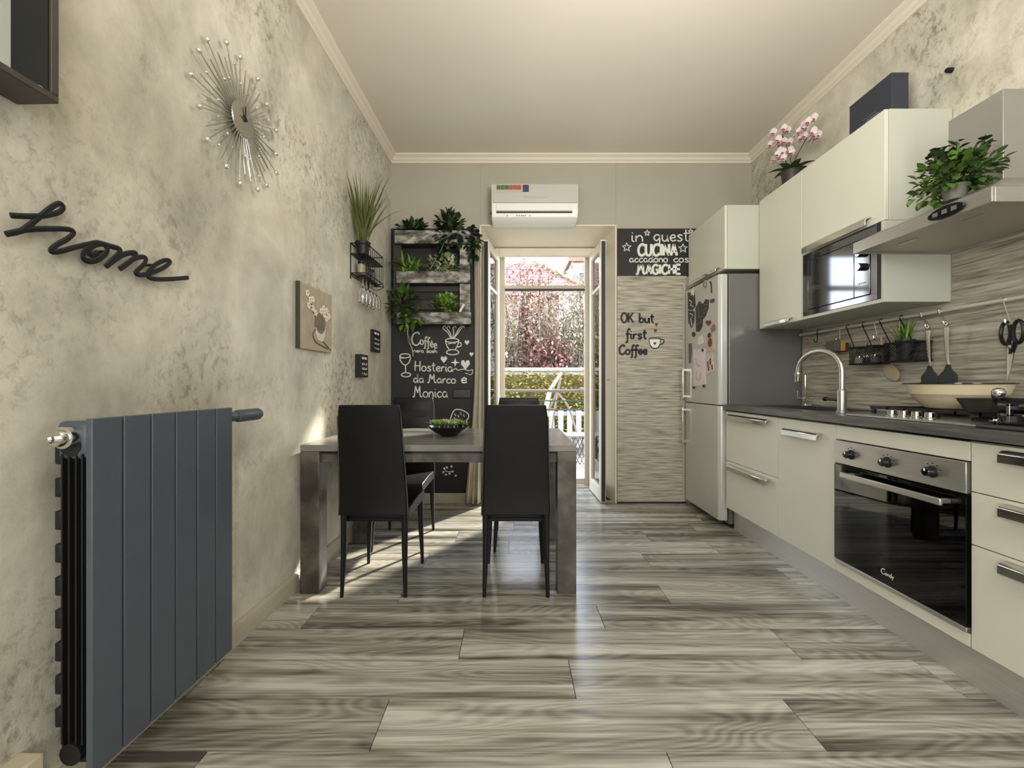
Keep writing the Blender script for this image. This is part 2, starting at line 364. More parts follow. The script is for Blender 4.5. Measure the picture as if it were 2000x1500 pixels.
# french door: fixed frame and two leaves folded in along the reveal
d1 = struct('door_1', (.33, 4.3, 0))
b = MB(); b.box(-.17, -.128, 4.27, 4.335, 0, 2.40); b.box(.80, .838, 4.27, 4.335, 0, 2.40); b.box(-.128, .80, 4.27, 4.335, 2.325, 2.40)
b.build('frame', CREAM, d1, bev=.004)
SEAL = mat('dark_door_seal', (30, 29, 27), .5)
def leaf_door(M, side):
    L = .50; b = MB(M); t = .024
    b.box(0, .07, -t, t, .012, 2.315); b.box(L-.07, L, -t, t, .012, 2.315); b.box(.07, L-.07, -t, t, .012, .13); b.box(.07, L-.07, -t, t, 2.245, 2.315)
    lf = b.build('leaf', CREAM, d1, bev=.004)
    MB(M).box(.065, L-.065, -.004, .004, .125, 2.25).build('glass_pane', GLASS, lf, smooth=False)
    MB(M).box(.07, L-.07, -.015, .015, 1.915, 1.94).build('muntin', CREAM, lf)
    MB(M).box(L, L+.005, -.017, .017, .02, 2.30).build('edge_seal', SEAL, lf, smooth=False)
    for z in (.25, 1.2, 2.1): MB(M).lathe([(.007, z-.045), (.007, z+.045)], (-.004, -side*.028, 0), 10).build('hinge', CHROME, lf)
    return lf
def Mdoor(x0, y0, x1, y1):
    return Matrix.Translation((x0, y0, 0)) @ Matrix.Rotation(math.atan2(y1-y0, x1-x0), 4, 'Z')
M1 = Mdoor(-.146, 4.265, -.228, 3.77); M2 = Mdoor(.792, 4.265, .800, 3.765)
leaf_door(M1, 1); lf = leaf_door(M2, -1)
b = MB(M2); b.box(.445, .475, .024, .032, 1.03, 1.15); b.tube([(.46, .03, 1.09), (.46, .065, 1.09), (.44, .07, 1.09), (.36, .07, 1.09)], .008, 8)
b.build('door_handle', CHROME, lf)
d2 = struct('door_2', (.33, 4.41, 0))                 # slim outer screen frame
OUTF = mat('taupe_outer_frame', (186, 176, 158), .5)
b = MB(); b.box(-.135, -.072, 4.385, 4.43, 0, 2.402); b.box(.742, .83, 4.385, 4.43, 0, 2.402); b.build('stile', OUTF, d2, bev=.004)
MB().box(-.072, .742, 4.39, 4.425, 2.022, 2.056).build('transom_bar', OUTF, d2, bev=.003)
MB().box(-.072, .742, 4.39, 4.425, 2.006, 2.020).build('shutter_slat', SEAL, d2)
MB().box(-.072, .742, 4.39, 4.425, .02, .085).build('bottom_rail', OUTF, d2, bev=.003)
MB().box(-.17, .84, 4.385, 4.43, 2.385, 2.405).build('head_rail', SEAL, d2)
MB().box(-.2, .86, 4.34, 4.52, -.06, .012).build('trim_5', mat('pale_stone_sill', (196, 190, 176), .5, var=.06), bev=.004)['kind'] = 'structure'

# ---------------------------------------------------------------- handwriting
def ring(cx, cy, rx, ry, a0=90, a1=450, n=12): return [(cx+rx*math.cos(math.radians(a0+(a1-a0)*i/n)), cy+ry*math.sin(math.radians(a0+(a1-a0)*i/n))) for i in range(n+1)]
G = {
 'a': (.52, [[(.40,.42),(.2,.5),(.03,.25),(.2,0),(.38,.2),(.40,.48),(.41,.1),(.5,.02)]]),
 'b': (.5, [[(.07,1),(.06,.5),(.06,.05)], [(.06,.3),(.25,.5),(.42,.25),(.25,0),(.06,.1)]]),
 'c': (.46, [[(.4,.42),(.22,.5),(.04,.25),(.2,0),(.42,.1)]]),
 'd': (.54, [[(.4,.42),(.2,.5),(.03,.25),(.2,0),(.38,.2),(.42,1),(.42,.1),(.52,.02)]]),
 'e': (.46, [[(.06,.24),(.34,.28),(.36,.42),(.22,.5),(.05,.28),(.18,.01),(.43,.1)]]),
 'f': (.36, [[(.40,.88),(.28,1),(.17,.75),(.17,.2),(.13,-.32),(.0,-.3)], [(.0,.46),(.36,.5)]]),
 'g': (.52, [[(.4,.45),(.2,.5),(.04,.27),(.2,.03),(.4,.25),(.42,.48),(.4,-.25),(.2,-.4),(.05,-.28)]]),
 'h': (.5, [[(.08,1),(.07,.5),(.07,0)], [(.07,.3),(.25,.5),(.38,.35),(.4,0)]]),
 'i': (.24, [[(.1,.5),(.1,.12),(.2,0)], [(.1,.68),(.12,.74)]]),
 'k': (.46, [[(.07,1),(.07,0)], [(.4,.5),(.1,.24),(.42,0)]]),
 'm': (.66, [[(.06,.5),(.06,0)], [(.06,.3),(.2,.5),(.3,.35),(.3,0)], [(.3,.3),(.45,.5),(.56,.35),(.58,0)]]),
 'n': (.48, [[(.06,.5),(.06,0)], [(.06,.3),(.24,.5),(.38,.35),(.4,0)]]),
 'o': (.5, [ring(.23,.25,.2,.25)]),
 'q': (.52, [[(.4,.45),(.2,.5),(.04,.27),(.2,.03),(.4,.25),(.42,.5),(.40,-.42)]]),
 'r': (.38, [[(.07,.5),(.07,0)], [(.07,.26),(.2,.47),(.36,.46)]]),
 's': (.44, [[(.38,.43),(.22,.5),(.08,.4),(.22,.26),(.36,.14),(.22,0),(.05,.07)]]),
 't': (.38, [[(.17,.9),(.16,.15),(.32,0)], [(.02,.6),(.34,.63)]]),
 'u': (.52, [[(.06,.5),(.08,.1),(.22,0),(.38,.15),(.4,.5)], [(.4,.5),(.42,.05),(.5,0)]]),
 'v': (.44, [[(.04,.5),(.2,0)], [(.2,0),(.38,.5)]]),
 'y': (.46, [[(.05,.5),(.2,.08)], [(.4,.5),(.2,0),(.08,-.38)]]),
 '\u00e8': (.46, [[(.06,.24),(.34,.28),(.36,.42),(.22,.5),(.05,.28),(.18,.01),(.43,.1)], [(.16,.72),(.28,.62)]]),
 '\u00e9': (.46, [[(.06,.24),(.34,.28),(.36,.42),(.22,.5),(.05,.28),(.18,.01),(.43,.1)], [(.18,.6),(.3,.74)]]),
 'A': (.62, [[(.04,0),(.29,1)], [(.29,1),(.54,0)], [(.13,.36),(.46,.36)]]),
 'C': (.62, [[(.56,.84),(.42,1),(.16,.86),(.04,.45),(.16,.06),(.4,0),(.58,.2)]]),
 'E': (.54, [[(.06,1),(.06,0)], [(.06,1),(.48,1)], [(.06,.52),(.42,.52)], [(.06,0),(.48,0)]]),
 'G': (.62, [[(.54,.84),(.34,1),(.1,.82),(.04,.45),(.16,.06),(.42,.02),(.54,.25),(.54,.45)], [(.3,.45),(.56,.45)]]),
 'H': (.66, [[(.1,1),(.08,0)], [(.54,1),(.52,0)], [(-.02,.46),(.6,.56)]]),
 'I': (.26, [[(.1,1),(.1,0)]]),
 'K': (.58, [[(.07,1),(.07,0)], [(.5,1),(.1,.45)], [(.2,.56),(.54,0)]]),
 'M': (.84, [[(-.04,.1),(.02,.0),(.1,.12),(.2,1)], [(.2,1),(.38,.4)], [(.38,.4),(.58,1)], [(.58,1),(.6,.2),(.72,.02),(.78,.12)]]),
 'N': (.64, [[(.06,0),(.06,1)], [(.06,1),(.52,0)], [(.52,0),(.52,1)]]),
 'O': (.66, [ring(.31,.5,.27,.5)]),
 'U': (.62, [[(.06,1),(.08,.2),(.28,0),(.48,.2),(.52,1)]]),
 ' ': (.36, []), "'": (.2, [[(.1,1),(.06,.8)]]),
}
def text(b, s, P, x0, y0, width, h, r, slope=0, seg=5, flat=.5, nrm=(0,1,0)):
    """strokes of s; (x0,y0) pixel of the baseline start, width and capital height in pixels; P maps a pixel to a point"""
    tot = sum(G[c][0] for c in s); k = width/tot; x = 0
    for c in s:
        adv, st = G[c]
        for pl in st:
            pts = [P(x0+(x+px)*k, y0+slope*(x+px)*k-py*h) for px, py in pl]
            b.tube(smooth_pts(pts, 3) if len(pts) > 2 else pts, r, seg, sq=flat, up=nrm)
        x += adv
def PB(Y):
    return lambda x, y: ((x-1000)/F*Y, Y, H+(750-y)*Y/F)
def stroke(b, P, pts, r, closed=False, smooth=True, nrm=(0,1,0)):
    q = [P(*p) for p in pts]
    if smooth and len(q) > 2: q = smooth_pts(q, 3, closed)
    b.tube(q, r, 5, closed=closed, sq=.5, up=nrm)
def heart(cx, cy, s): return [(cx, cy+s), (cx-s*.9, cy-.1*s), (cx-s*.75, cy-.8*s), (cx-.25*s, cy-.85*s), (cx, cy-.35*s), (cx+.25*s, cy-.85*s), (cx+s*.75, cy-.8*s), (cx+s*.9, cy-.1*s)]
def star(cx, cy, s, n=5, q=.42, rot=-90): return [(cx+(s if i % 2 == 0 else s*q)*math.cos(math.radians(rot+180*i/n)), cy+(s if i % 2 == 0 else s*q)*math.sin(math.radians(rot+180*i/n))) for i in range(2*n)]
def patch(b, pts, Y, t=.0025):
    q = [((x-1000)/F*Y, H+(750-y)*Y/F) for x, y in pts]; b.prism(q, 'y', Y-t, Y)

# left blackboard
YB = 3.788
cb = thing('chalkboard', 'tall blackboard with chalk writing and drinks, left of the glazed door', 'chalkboard', (-.68, 3.79, .09))
MB().box(-1.066, -.292, YB+.002, 3.7995, .09, 2.421).build('board', CHALK, cb, bev=.002)
P = PB(YB); rw = .0052
for (s_, x, y, wd, h, sl, r) in (('C', 803, 674, 18, 25, 0, .0066), ('off\u00e9e', 820, 672, 34, 18, .26, .005), ('nera sosh', 807, 688, 47, 8, .03, .0036),
        ('Hosteria', 809, 724, 76, 19, .03, rw), ('da Marco', 807, 747, 84, 17, .02, rw), ('e', 900, 748, 13, 20, 0, .007), ('Monica', 807, 776, 68, 22, .0, rw)):
    b = MB(); text(b, s_, P, x, y, wd, h, r, sl); b.build('chalk_lettering', CHALKW, cb)
b = MB()                                              # wine glass
stroke(b, P, ring(791, 695, 10, 4), .005, True); stroke(b, P, [(781, 696), (782, 704), (787, 711), (792, 713), (798, 709), (801, 702), (801, 695)], .005)
stroke(b, P, [(792, 713), (792, 729)], .005); stroke(b, P, ring(793, 732, 9, 4), .005, True); stroke(b, P, [(783, 700), (790, 699), (799, 698)], .004)
b.build('chalk_drawing', CHALKW, cb)
b = MB()                                              # steaming cup on a saucer
stroke(b, P, ring(883, 665, 13, 4), .005, True); stroke(b, P, [(870, 666), (873, 676), (879, 685)], .005); stroke(b, P, [(896, 666), (893, 676), (888, 684)], .005)
stroke(b, P, ring(884, 688, 12, 5), .005, True); stroke(b, P, [(894, 669), (900, 670), (900, 676), (892, 678)], .005); stroke(b, P, [(875, 672), (883, 670), (890, 671)], .004)
for k, (x0, x1, x2) in enumerate(((880, 875, 865), (882, 879, 873), (884, 886, 885), (886, 892, 897), (887, 895, 901))):
    stroke(b, P, [(x0, 660), (x1, 650), (x2, 641), (x2+4, 637), (x2+6, 641)], .0045)
b.build('chalk_drawing', CHALKW, cb)
for (x, y, s_) in ((912, 669, 5), (921, 692, 4.5), (867, 702, 7), (909, 712, 10)):
    b = MB(); patch(b, heart(x, y, s_), YB); b.build('chalk_drawing', CHALKW, cb)
b = MB(); patch(b, star(889, 708, 9, 4, .3), YB); b.build('chalk_drawing', CHALKW, cb)
b = MB(); stroke(b, P, [(884, 723), (890, 720), (895, 723), (905, 721), (916, 724), (923, 722), (922, 730), (916, 732)], .004); stroke(b, P, [(909, 729), (914, 730)], .004); b.build('chalk_drawing', CHALKW, cb)
b = MB()                                              # loaf of bread low on the board
stroke(b, P, [(880, 818), (884, 806), (890, 800), (902, 801), (914, 808), (915, 816), (911, 822), (910, 833), (884, 833), (880, 822)], .005, True)
for x, y in ((888, 808), (894, 811), (899, 806), (905, 810), (887, 815)): stroke(b, P, [(x, y), (x+2, y+4)], .004)
b.build('chalk_drawing', CHALKW, cb)
b = MB()
for x, y in ((868, 915), (873, 913), (882, 911), (884, 921), (871, 927), (878, 925), (890, 929), (866, 922)): patch(b, ring(x, y, 2.2, 2, 0, 330, 7), YB)
stroke(b, P, [(868, 915), (872, 921), (884, 921)], .003); b.build('chalk_drawing', CHALKW, cb)
b = MB(); b.box(-.52, -.36, 3.772, 3.7875, .925, 1.005)
sk_ = b.build('wall_socket', mat('black_socket', (17, 17, 17), .3), bev=.006); tag(sk_, 'black rectangular wall socket below the chalk writing on the blackboard', 'socket')
# right blackboard
cb2 = thing('chalkboard', 'short wide blackboard above the strip-stone panel, right of the glazed door', 'chalkboard', (1.3, 3.79, 2.0))
MB().box(.928, 1.66, YB+.002, 3.7995, 2.0, 2.421).build('board', CHALK, cb2, bev=.002)
for (s_, x, y, wd, h, sl, r) in (('in', 1231, 472, 27, 24, 0, .006), ('questa', 1276, 471, 86, 25, 0, .006), ('CUCINA', 1246, 499, 78, 22, 0, .0125),
        ('accadono', 1229, 512, 76, 15, .0, .005), ('cose', 1315, 512, 42, 15, .0, .005), ('MAGICHE', 1244, 535, 86, 18, 0, .0115)):
    b = MB(); text(b, s_, P, x, y, wd, h, r, sl); b.build('chalk_lettering', CHALKW, cb2)
for (x, y, s_) in ((1224, 483, 9), (1334, 485, 9), (1264, 455, 6), (1349, 452, 5)):
    b = MB(); stroke(b, P, star(x, y, s_), .0055, True, False); b.build('chalk_drawing', CHALKW, cb2)
# strip-stone panel under it
pn = thing('wall_panel', 'tall grey strip-stone laminate panel beside the fridge with black script stickers', 'panel', (1.25, 3.79, 0))
MB().box(.926, 1.535, 3.782, 3.7995, .012, 2.0).build('panel', STONE, pn, bev=.002)
MB().box(1.50, 1.522, 3.774, 3.783, .02, 1.93).build('edge_strip', mat('pale_edge_strip', (176, 170, 154), .5), pn, bev=.002)
MB().box(.926, 1.535, 3.779, 3.783, 0, .016).build('foot_strip', BLACK, pn)
STK = mat('black_sticker', (16, 15, 14), .5); P = PB(3.7805)
for (s_, x, y, wd, h, r) in (('OK', 1213, 630, 25, 19, .0088), ('but', 1248, 630, 30, 18, .0088), ('first', 1222, 662, 42, 20, .0088), ('Coffee', 1209, 692, 56, 18, .009)):
    b = MB(); text(b, s_, P, x, y, wd, h, r); b.build('sticker_lettering', STK, pn)
b = MB(); patch(b, [(1268, 663), (1296-7, 663), (1288, 672), (1284, 679), (1275, 679), (1270, 673)], 3.7808); b.build('sticker_cup', CHALKW, pn)
b = MB(); stroke(b, P, [(1268, 662), (1270, 673), (1275, 680), (1284, 680), (1288, 673), (1290, 662)], .005); stroke(b, P, ring(1279, 662, 11, 2), .0045, True); stroke(b, P, [(1289, 664), (1296, 663), (1296, 670), (1288, 674)], .005)
patch(b, heart(1279, 671, 3), 3.7785); b.build('sticker_cup', STK, pn)
for x, y in ((1282, 634), (1280, 646)):
    b = MB(); patch(b, heart(x, y, 3.6), 3.7808); b.build('sticker_heart', mat('dark_red_sticker', (88, 34, 34), .5), pn)

# ---------------------------------------------------------------- air conditioner
ac = thing('air_conditioner', 'white split air conditioner on the wall above the glazed door', 'air conditioner', (.19, 3.8, 2.43))
X0, X1 = -.172, .555
b = MB(); b.prism([(3.799, 2.43), (3.799, 2.73), (3.76, 2.745), (3.64, 2.742), (3.60, 2.725), (3.598, 2.57), (3.603, 2.50), (3.62, 2.455), (3.66, 2.432)], 'x', X0, X1)
b.build('body', WHITEP, ac, bev=.008)
b = MB(); b.prism([(3.604, 2.728), (3.594, 2.722), (3.587, 2.65), (3.588, 2.568), (3.60, 2.562)], 'x', X0+.012, X1-.008); b.build('front_panel', GREYP, ac, bev=.003)
b = MB(); b.prism([(3.597, 2.548), (3.588, 2.546), (3.592, 2.502), (3.600, 2.497)], 'x', X0+.04, X1-.05); b.build('louver', WHITEP, ac, bev=.002)
MB().box(X0+.04, X1-.05, 3.598, 3.61, 2.484, 2.494).build('air_slot', BLACK, ac)
for i in range(6):
    c = (70, 112, 62) if i < 3 else (168, 82, 72)
    x = X0+.045+i*.0345; m_ = mat('energy_sticker_green' if i < 3 else 'energy_sticker_red', c, .6)
    MB().box(x, x+.031, 3.5845, 3.588, 2.672, 2.708).build('energy_sticker', m_, ac, smooth=False)
MB().box(X0+.045, X0+.25, 3.585, 3.588, 2.652, 2.667).build('energy_sticker', mat('pale_sticker', (190, 176, 160), .6), ac, smooth=False)
MB().box(X0+.262, X0+.312, 3.5845, 3.588, 2.652, 2.71).build('energy_sticker', mat('violet_sticker', (66, 58, 88), .6), ac, smooth=False)
b = MB(); b.prism([(.10, 2.617), (.135, 2.611), (.30, 2.606), (.14, 2.602), (.105, 2.603), (.13, 2.60+.01)], 'y', 3.582, 3.588); b.build('emblem', CHROME, ac, smooth=False)
GPR = mat('grey_print', (120, 118, 110), .6)
for x in (.0, .08, .10, .12, .135, .15, .19): MB().box(X0+.13+x, X0+.137+x, 3.606, 3.618, 2.462, 2.468).build('display_mark', GPR, ac)
MB().lathe([(.012, 0), (.012, .014)], (X0-.012, 3.66, 2.50), 10, 'x').build('side_screw', BLACK, ac)

# ---------------------------------------------------------------- pallet planter
pp = thing('pallet_planter', 'worn grey pallet wood wall planter with three shelves on the left blackboard', 'planter', (-.68, 3.78, 1.56))
def zf(y, Y): return H+(750-y)*Y/F
for y0, y1, xa, xb in ((450, 476, 771, 919), (530, 553, 774, 916), (610, 633, 775, 920)):
    MB().box((xa-1000)/F*3.66, (xb-1000)/F*3.66, 3.652, 3.668, zf(y1, 3.66), zf(y0, 3.66)).build('front_board', PALLET, pp, bev=.004)
    MB().box(-1.0, -.36, 3.668, 3.775, zf(y1, 3.66), zf(y1, 3.66)+.014).build('shelf_board', DKWOOD, pp, bev=.003)
MB().box(-.45, -.36, 3.69, 3.71, 1.57, 2.36).build('side_board', PALLET, pp, bev=.004)
MB().box(-1.02, -.95, 3.69, 3.71, 1.57, 2.36).build('side_board', DKWOOD, pp, bev=.004)
for z in (2.25, 1.86, 1.70): MB().box(-1.02, -.36, 3.771, 3.785, z, z+.085).build('back_slat', DKWOOD, pp, bev=.003)

def bush(b, c, rad, n, L, W, lean=(0, 0, .4), droop=.4, rnd=R):
    c = Vector(c)
    for i in range(n):
        v = Vector((rnd.gauss(0, 1), rnd.gauss(0, 1), rnd.gauss(0, 1))).normalized(); q = rnd.random()**.5
        p = c+Vector((v.x*rad[0]*q, v.y*rad[1]*q, v.z*rad[2]*q))
        d = v+Vector(lean)+Vector((rnd.uniform(-.5, .5), rnd.uniform(-.5, .5), rnd.uniform(-.5, .5)))
        b.leaf(p, d, L*rnd.uniform(.7, 1.2), W*rnd.uniform(.7, 1.2), droop)
def pot(root, c, r0, r1, h, m, seg=20):
    MB().lathe([(r0*.98, 0), (r0, .004), (r1, h), (r1*1.04, h), (r1*1.04, h+.008), (r1*.9, h+.008), (r1*.88, h-.006), (0, h-.008)], c, seg).build('pot', m, root)
def pp_plant(x, y, Y, label, name='potted_plant', lab_pot=BLACK, r=.045, h=.06):
    X = (x-1000)/F*Y; Z = zf(y, 3.66)+.0145
    t = thing(name, label, 'plant', (X, Y, Z)); pot(t, (X, Y, Z), r*.75, r, h, lab_pot); return t, Vector((X, Y, Z+h))
t, p = pp_plant(806, 476, 3.72, 'small dark leafy plant on the top left of the pallet planter')
b = MB(); bush(b, p+Vector((0, 0, .075)), (.125, .05, .05), 130, .06, .03); b.build('foliage', LEAFD, t, kind='stuff')
t, p = pp_plant(880, 476, 3.72, 'bushy dark ivy spilling over the top right of the pallet planter')
b = MB(); bush(b, p+Vector((.0, -.02, .11)), (.11, .05, .09), 120, .06, .048); bush(b, p+Vector((.05, -.07, .0)), (.16, .03, .1), 110, .06, .048, (0, 0, -.2)); bush(b, p+Vector((.20, -.06, -.09)), (.05, .03, .16), 60, .055, .04, (0, 0, -.6))
bush(b, p+Vector((-.06, -.085, -.13)), (.05, .02, .09), 34, .05, .035, (0, 0, -.6)); b.build('foliage', LEAFD, t, kind='stuff')
b = MB(); b.tube(smooth_pts([p, p+Vector((-.02, -.06, .0)), p+Vector((-.06, -.09, -.12)), p+Vector((-.16, -.09, -.3))], 4), .004, 5); b.tube(smooth_pts([p, p+Vector((.12, -.07, .05)), p+Vector((.21, -.07, -.03)), p+Vector((.22, -.06, -.22))], 4), .003, 5); b.build('vine', LEAFG, t)
t, p = pp_plant(805, 553, 3.72, 'spiky arching aloe-like plant in the middle left of the pallet planter')
for k in range(34):
    a = R.uniform(0, 6.28); b = MB(); b.leaf(p+Vector((R.uniform(-.08, .06), R.uniform(-.03, .0), .02)), (math.cos(a), math.sin(a)*.5-.2, R.uniform(.6, 1.7)), R.uniform(.14, .24), .024, R.uniform(.8, 1.7), seg=5); b.build('leaf', LEAFB if k % 3 else LEAF, t)
for k in range(3):
    b = MB(); b.leaf(p+Vector((-.03, -.05, .05)), (-1, -.35, .45+.1*k), .22, .022, 1.1, seg=5); b.build('leaf', LEAFG, t)
t, p = pp_plant(866, 553, 3.72, 'cream variegated small leaved plant in the middle right of the pallet planter')
b = MB(); bush(b, p+Vector((.01, -.03, .09)), (.16, .045, .10), 260, .036, .028); b.build('foliage', LEAFV, t, kind='stuff')
t, p = pp_plant(797, 633, 3.70, 'trailing leafy plant hanging from the bottom left of the pallet planter')
b = MB(); bush(b, p+Vector((-.04, -.03, .11)), (.11, .05, .15), 120, .08, .036); bush(b, p+Vector((.03, -.07, -.02)), (.11, .02, .09), 70, .07, .036, (0, 0, -.4)); b.build('foliage', LEAF, t, kind='stuff')
vn = smooth_pts([p, p+Vector((.0, -.065, .0)), p+Vector((.012, -.06, -.16)), p+Vector((.0, .045, -.22)), p+Vector((.022, .058, -.28)), p+Vector((.03, .062, -.345))], 5)
b = MB(); b.tube(vn, .0035, 5); vine = b.build('vine', LEAFV, t)
b = MB()
for q in vn[6:]:
    for s_ in (-1, 1): b.leaf(q, (s_, -.2, R.uniform(-.6, .3)), .022, .018, .3)
b.build('vine_leaves', LEAFV, t, kind='stuff')
t, p = pp_plant(868, 633, 3.71, 'bright green bushy herb in the bottom right of the pallet planter')
b = MB(); bush(b, p+Vector((.01, -.02, .09)), (.125, .05, .095), 260, .036, .03); b.build('foliage', LEAFB, t, kind='stuff')
b = MB(); b.lathe([(.008, 0), (.011, .003), (.011, .075), (.008, .078)], (0, 0, 0), 10)
b.xf = Matrix.Translation((-.446, 3.662, 1.662)) @ Matrix.Rotation(.5, 4, 'Y'); tag(b.build('chalk_stick', CHALKW), 'short white chalk stick resting on the lowest pallet planter board', 'chalk')

# ---------------------------------------------------------------- curtain bunched at the left of the door
ct = thing('curtain', 'bunched ivory curtain hanging at the left edge of the glazed door', 'curtain', (-.32, 3.73, .02))
b = MB(); nz, nx = 26, 40
for i in range(nz+1):
    t_ = i/nz; z = 2.33-(2.33-.02)*t_
    wd = .05+.085*max(0, (t_-.55)/.45)**1.3; cx = -.296-.045*max(0, (t_-.5)/.5)**1.2
    for k in range(nx+1):
        u = k/nx; b.v.append((cx+wd*(u-.5), 3.715+.022*math.sin(u*6*math.pi*2/2+t_*1.5)+.008*math.sin(u*23+t_*4), z))
for i in range(nz):
    for k in range(nx): a = i*(nx+1)+k; b.f.append((a, a+1, a+nx+2, a+nx+1))
o = b.build('fabric', FABRIC, ct, angle=80); mo = o.modifiers.new('solid', 'SOLIDIFY'); mo.thickness = .003
b = MB(); b.tube([(-.335, 3.715, 2.335), (-.255, 3.715, 2.335)], .006, 8); b.box(-.30, -.29, 3.715, 3.79, 2.33, 2.34); b.build('curtain_hook', BLKMETAL, ct)

# ---------------------------------------------------------------- left wall pieces
# radiator
rad = wthing('radiator', 'anthracite six-panel radiator low on the left wall', 'radiator', 0.0, 1.25, .12)
us = [1.012+.0825*i for i in range(7)]
for i in range(6):
    b = MB(ML); b.box(.134, .150, us[i]+.003, us[i+1]-.003, .125, .968); b.build('panel', RAD, rad, bev=.002)
    b = MB(ML); b.box(.06, .134, us[i]+.026, us[i]+.056, .14, .955)
    for n in (.075, .092, .109, .124): b.box(n-.002, n+.002, us[i]+.004, us[i+1]-.004, .20, .885)
    b.build('core_fin', RADBLK, rad)
for z in (.175, .905): MB(ML).lathe([(.026, us[0]+.004), (.026, us[6]-.004)], (.095, 0, z), 14, 'y').build('header_tube', RADBLK, rad)
b = MB(ML); 
for k in range(9):                                     # scalloped rear ribs seen past the near end
    z = .235+.078*k; b.box(.052, .070, us[0]+.008, us[6]-.008, z, z+.046)
b.box(.066, .074, us[0]+.01, us[6]-.01, .15, .95); b.build('rear_rib', RADBLK, rad, bev=.006)
b = MB(ML); b.box(.058, .135, us[0]+.006, us[0]+.03, .87, .962); b.build('end_cap', RAD, rad, bev=.012)
b = MB(ML); b.lathe([(.018, us[0]-.03), (.020, us[0]-.026), (.020, us[0]-.016), (.026, us[0]-.014), (.026, us[0]+.006)], (.095, 0, .925), 16, 'y'); b.lathe([(.006, us[0]-.048), (.010, us[0]-.044), (.010, us[0]-.03)], (.095, 0, .925), 10, 'y'); b.build('vent_plug', CHROME, rad)
b = MB(ML); b.lathe([(.011, us[6]-.004), (.011, us[6]+.05), (.018, us[6]+.052), (.018, us[6]+.085), (.013, us[6]+.09), (.013, us[6]+.098), (.021, us[6]+.10), (.0235, us[6]+.11), (.0235, us[6]+.225), (.019, us[6]+.236)], (.095, 0, .93), 18, 'y'); b.build('valve_head', RAD, rad)
b = MB(ML); b.tube([(.095, us[6]+.07, .93), (.04, us[6]+.07, .93), (-.002, us[6]+.07, .93)], .009, 8); b.build('valve_pipe', CHROME, rad)
b = MB(ML); b.lathe([(.012, us[6]-.004), (.012, us[6]+.03), (.016, us[6]+.032), (.016, us[6]+.055)], (.095, 0, .175), 12, 'y'); b.tube([(.095, us[6]+.02, .175), (.05, us[6]+.02, .17), (-.002, us[6]+.02, .17)], .008, 8); b.build('lower_valve', WHITEP, rad)
b = MB(ML)
for u in (us[1], us[5]): b.box(-.002, .07, u-.01, u+.01, .90, .93); b.box(-.002, .07, u-.01, u+.01, .16, .19)
b.build('wall_bracket', RADBLK, rad)
b = MB(ML); b.box(-.001, .058, .93, .995, .10, .20); tag(b.build('pipe_cover', mat('beige_pipe_cover', (188, 176, 150), .6), bev=.004), 'small beige box low on the wall behind the near end of the radiator', 'pipe cover')

# cube shelf at the top left
sh = wthing('wall_shelf', 'dark open box shelf high on the left wall near the camera', 'shelf', 0, .75, 1.692)
BOXW = mat('grey_brown_shelf_wood', (70, 62, 56), .45, var=.15, vscale=12)
MB(ML).box(0, .098, .46, .990, 1.692, 1.708).build('bottom_board', BOXW, sh, bev=.002)
MB(ML).box(0, .098, .46, .990, 2.18, 2.196).build('top_board', BOXW, sh, bev=.002)
MB(ML).box(0, .098, .974, .990, 1.708, 2.18).build('side_board', BOXW, sh, bev=.002)
MB(ML).box(0, .098, .46, .476, 1.708, 2.18).build('side_board', BOXW, sh, bev=.002)
MB(ML).box(.006, .092, .9715, .974, 1.712, 2.178).build('inner_lining', mat('dark_green_lining', (9, 13, 10), .42), sh)
MB(ML).box(.001, .006, .476, .974, 1.708, 2.18).build('back_board', mat('pale_backing', (206, 208, 198), .6), sh)
b = MB(ML); b.ball((.085, .962, 1.7115), (.004, .009, .004), 8, 5); b.ball((.079, .955, 1.711), (.004, .006, .0035), 8, 5)
tag(b.build('white_ornament', CHALKW), 'tiny white ornament in the corner of the dark box shelf', 'ornament')

# home sign
hs = wthing('wall_sign', 'black cut metal script reading home on the left wall', 'sign', 0, .95, 1.3)
def HP(x, y): d, z = TL(x/5, 380+y/5, .022); return (.022, d, z)
b = MB(ML)
def hst(pts, r=.0065):
    q = [HP(*p) for p in pts]; b.tube(smooth_pts(q, 5) if len(q) > 2 else q, r, 8, sq=.4, up=(1, 0, 0))
hst([(108, 205), (230, 212), (380, 212), (480, 200), (580, 172), (620, 125), (585, 88), (500, 130), (390, 220), (290, 300), (200, 358), (60, 388)])
hst([(60, 388), (180, 362), (290, 342), (450, 336), (600, 336), (690, 345), (722, 375), (660, 435), (560, 490), (498, 545), (530, 562), (620, 548), (740, 515), (880, 482), (960, 470), (1060, 495)])
hst([(960, 485), (880, 510), (825, 565), (815, 620), (870, 652), (950, 640), (1020, 590), (1050, 540), (1020, 490), (950, 485), (890, 520), (868, 570), (900, 590), (960, 565)], .0075)
hst([(1020, 492), (1100, 510), (1172, 535), (1160, 580), (1100, 640), (1035, 705)], .0075)
hst([(1035, 705), (1120, 640), (1200, 590), (1280, 570), (1330, 575), (1310, 620), (1240, 680), (1170, 728)], .0075)
hst([(1170, 728), (1260, 660), (1330, 622), (1400, 610), (1430, 632), (1400, 690), (1340, 745), (1330, 775), (1400, 785), (1500, 758), (1600, 715), (1665, 660), (1630, 640), (1550, 668), (1480, 720), (1440, 775), (1460, 810), (1540, 828), (1690, 825), (1840, 812)], .007)
b.build('script', BLKMETAL, hs)
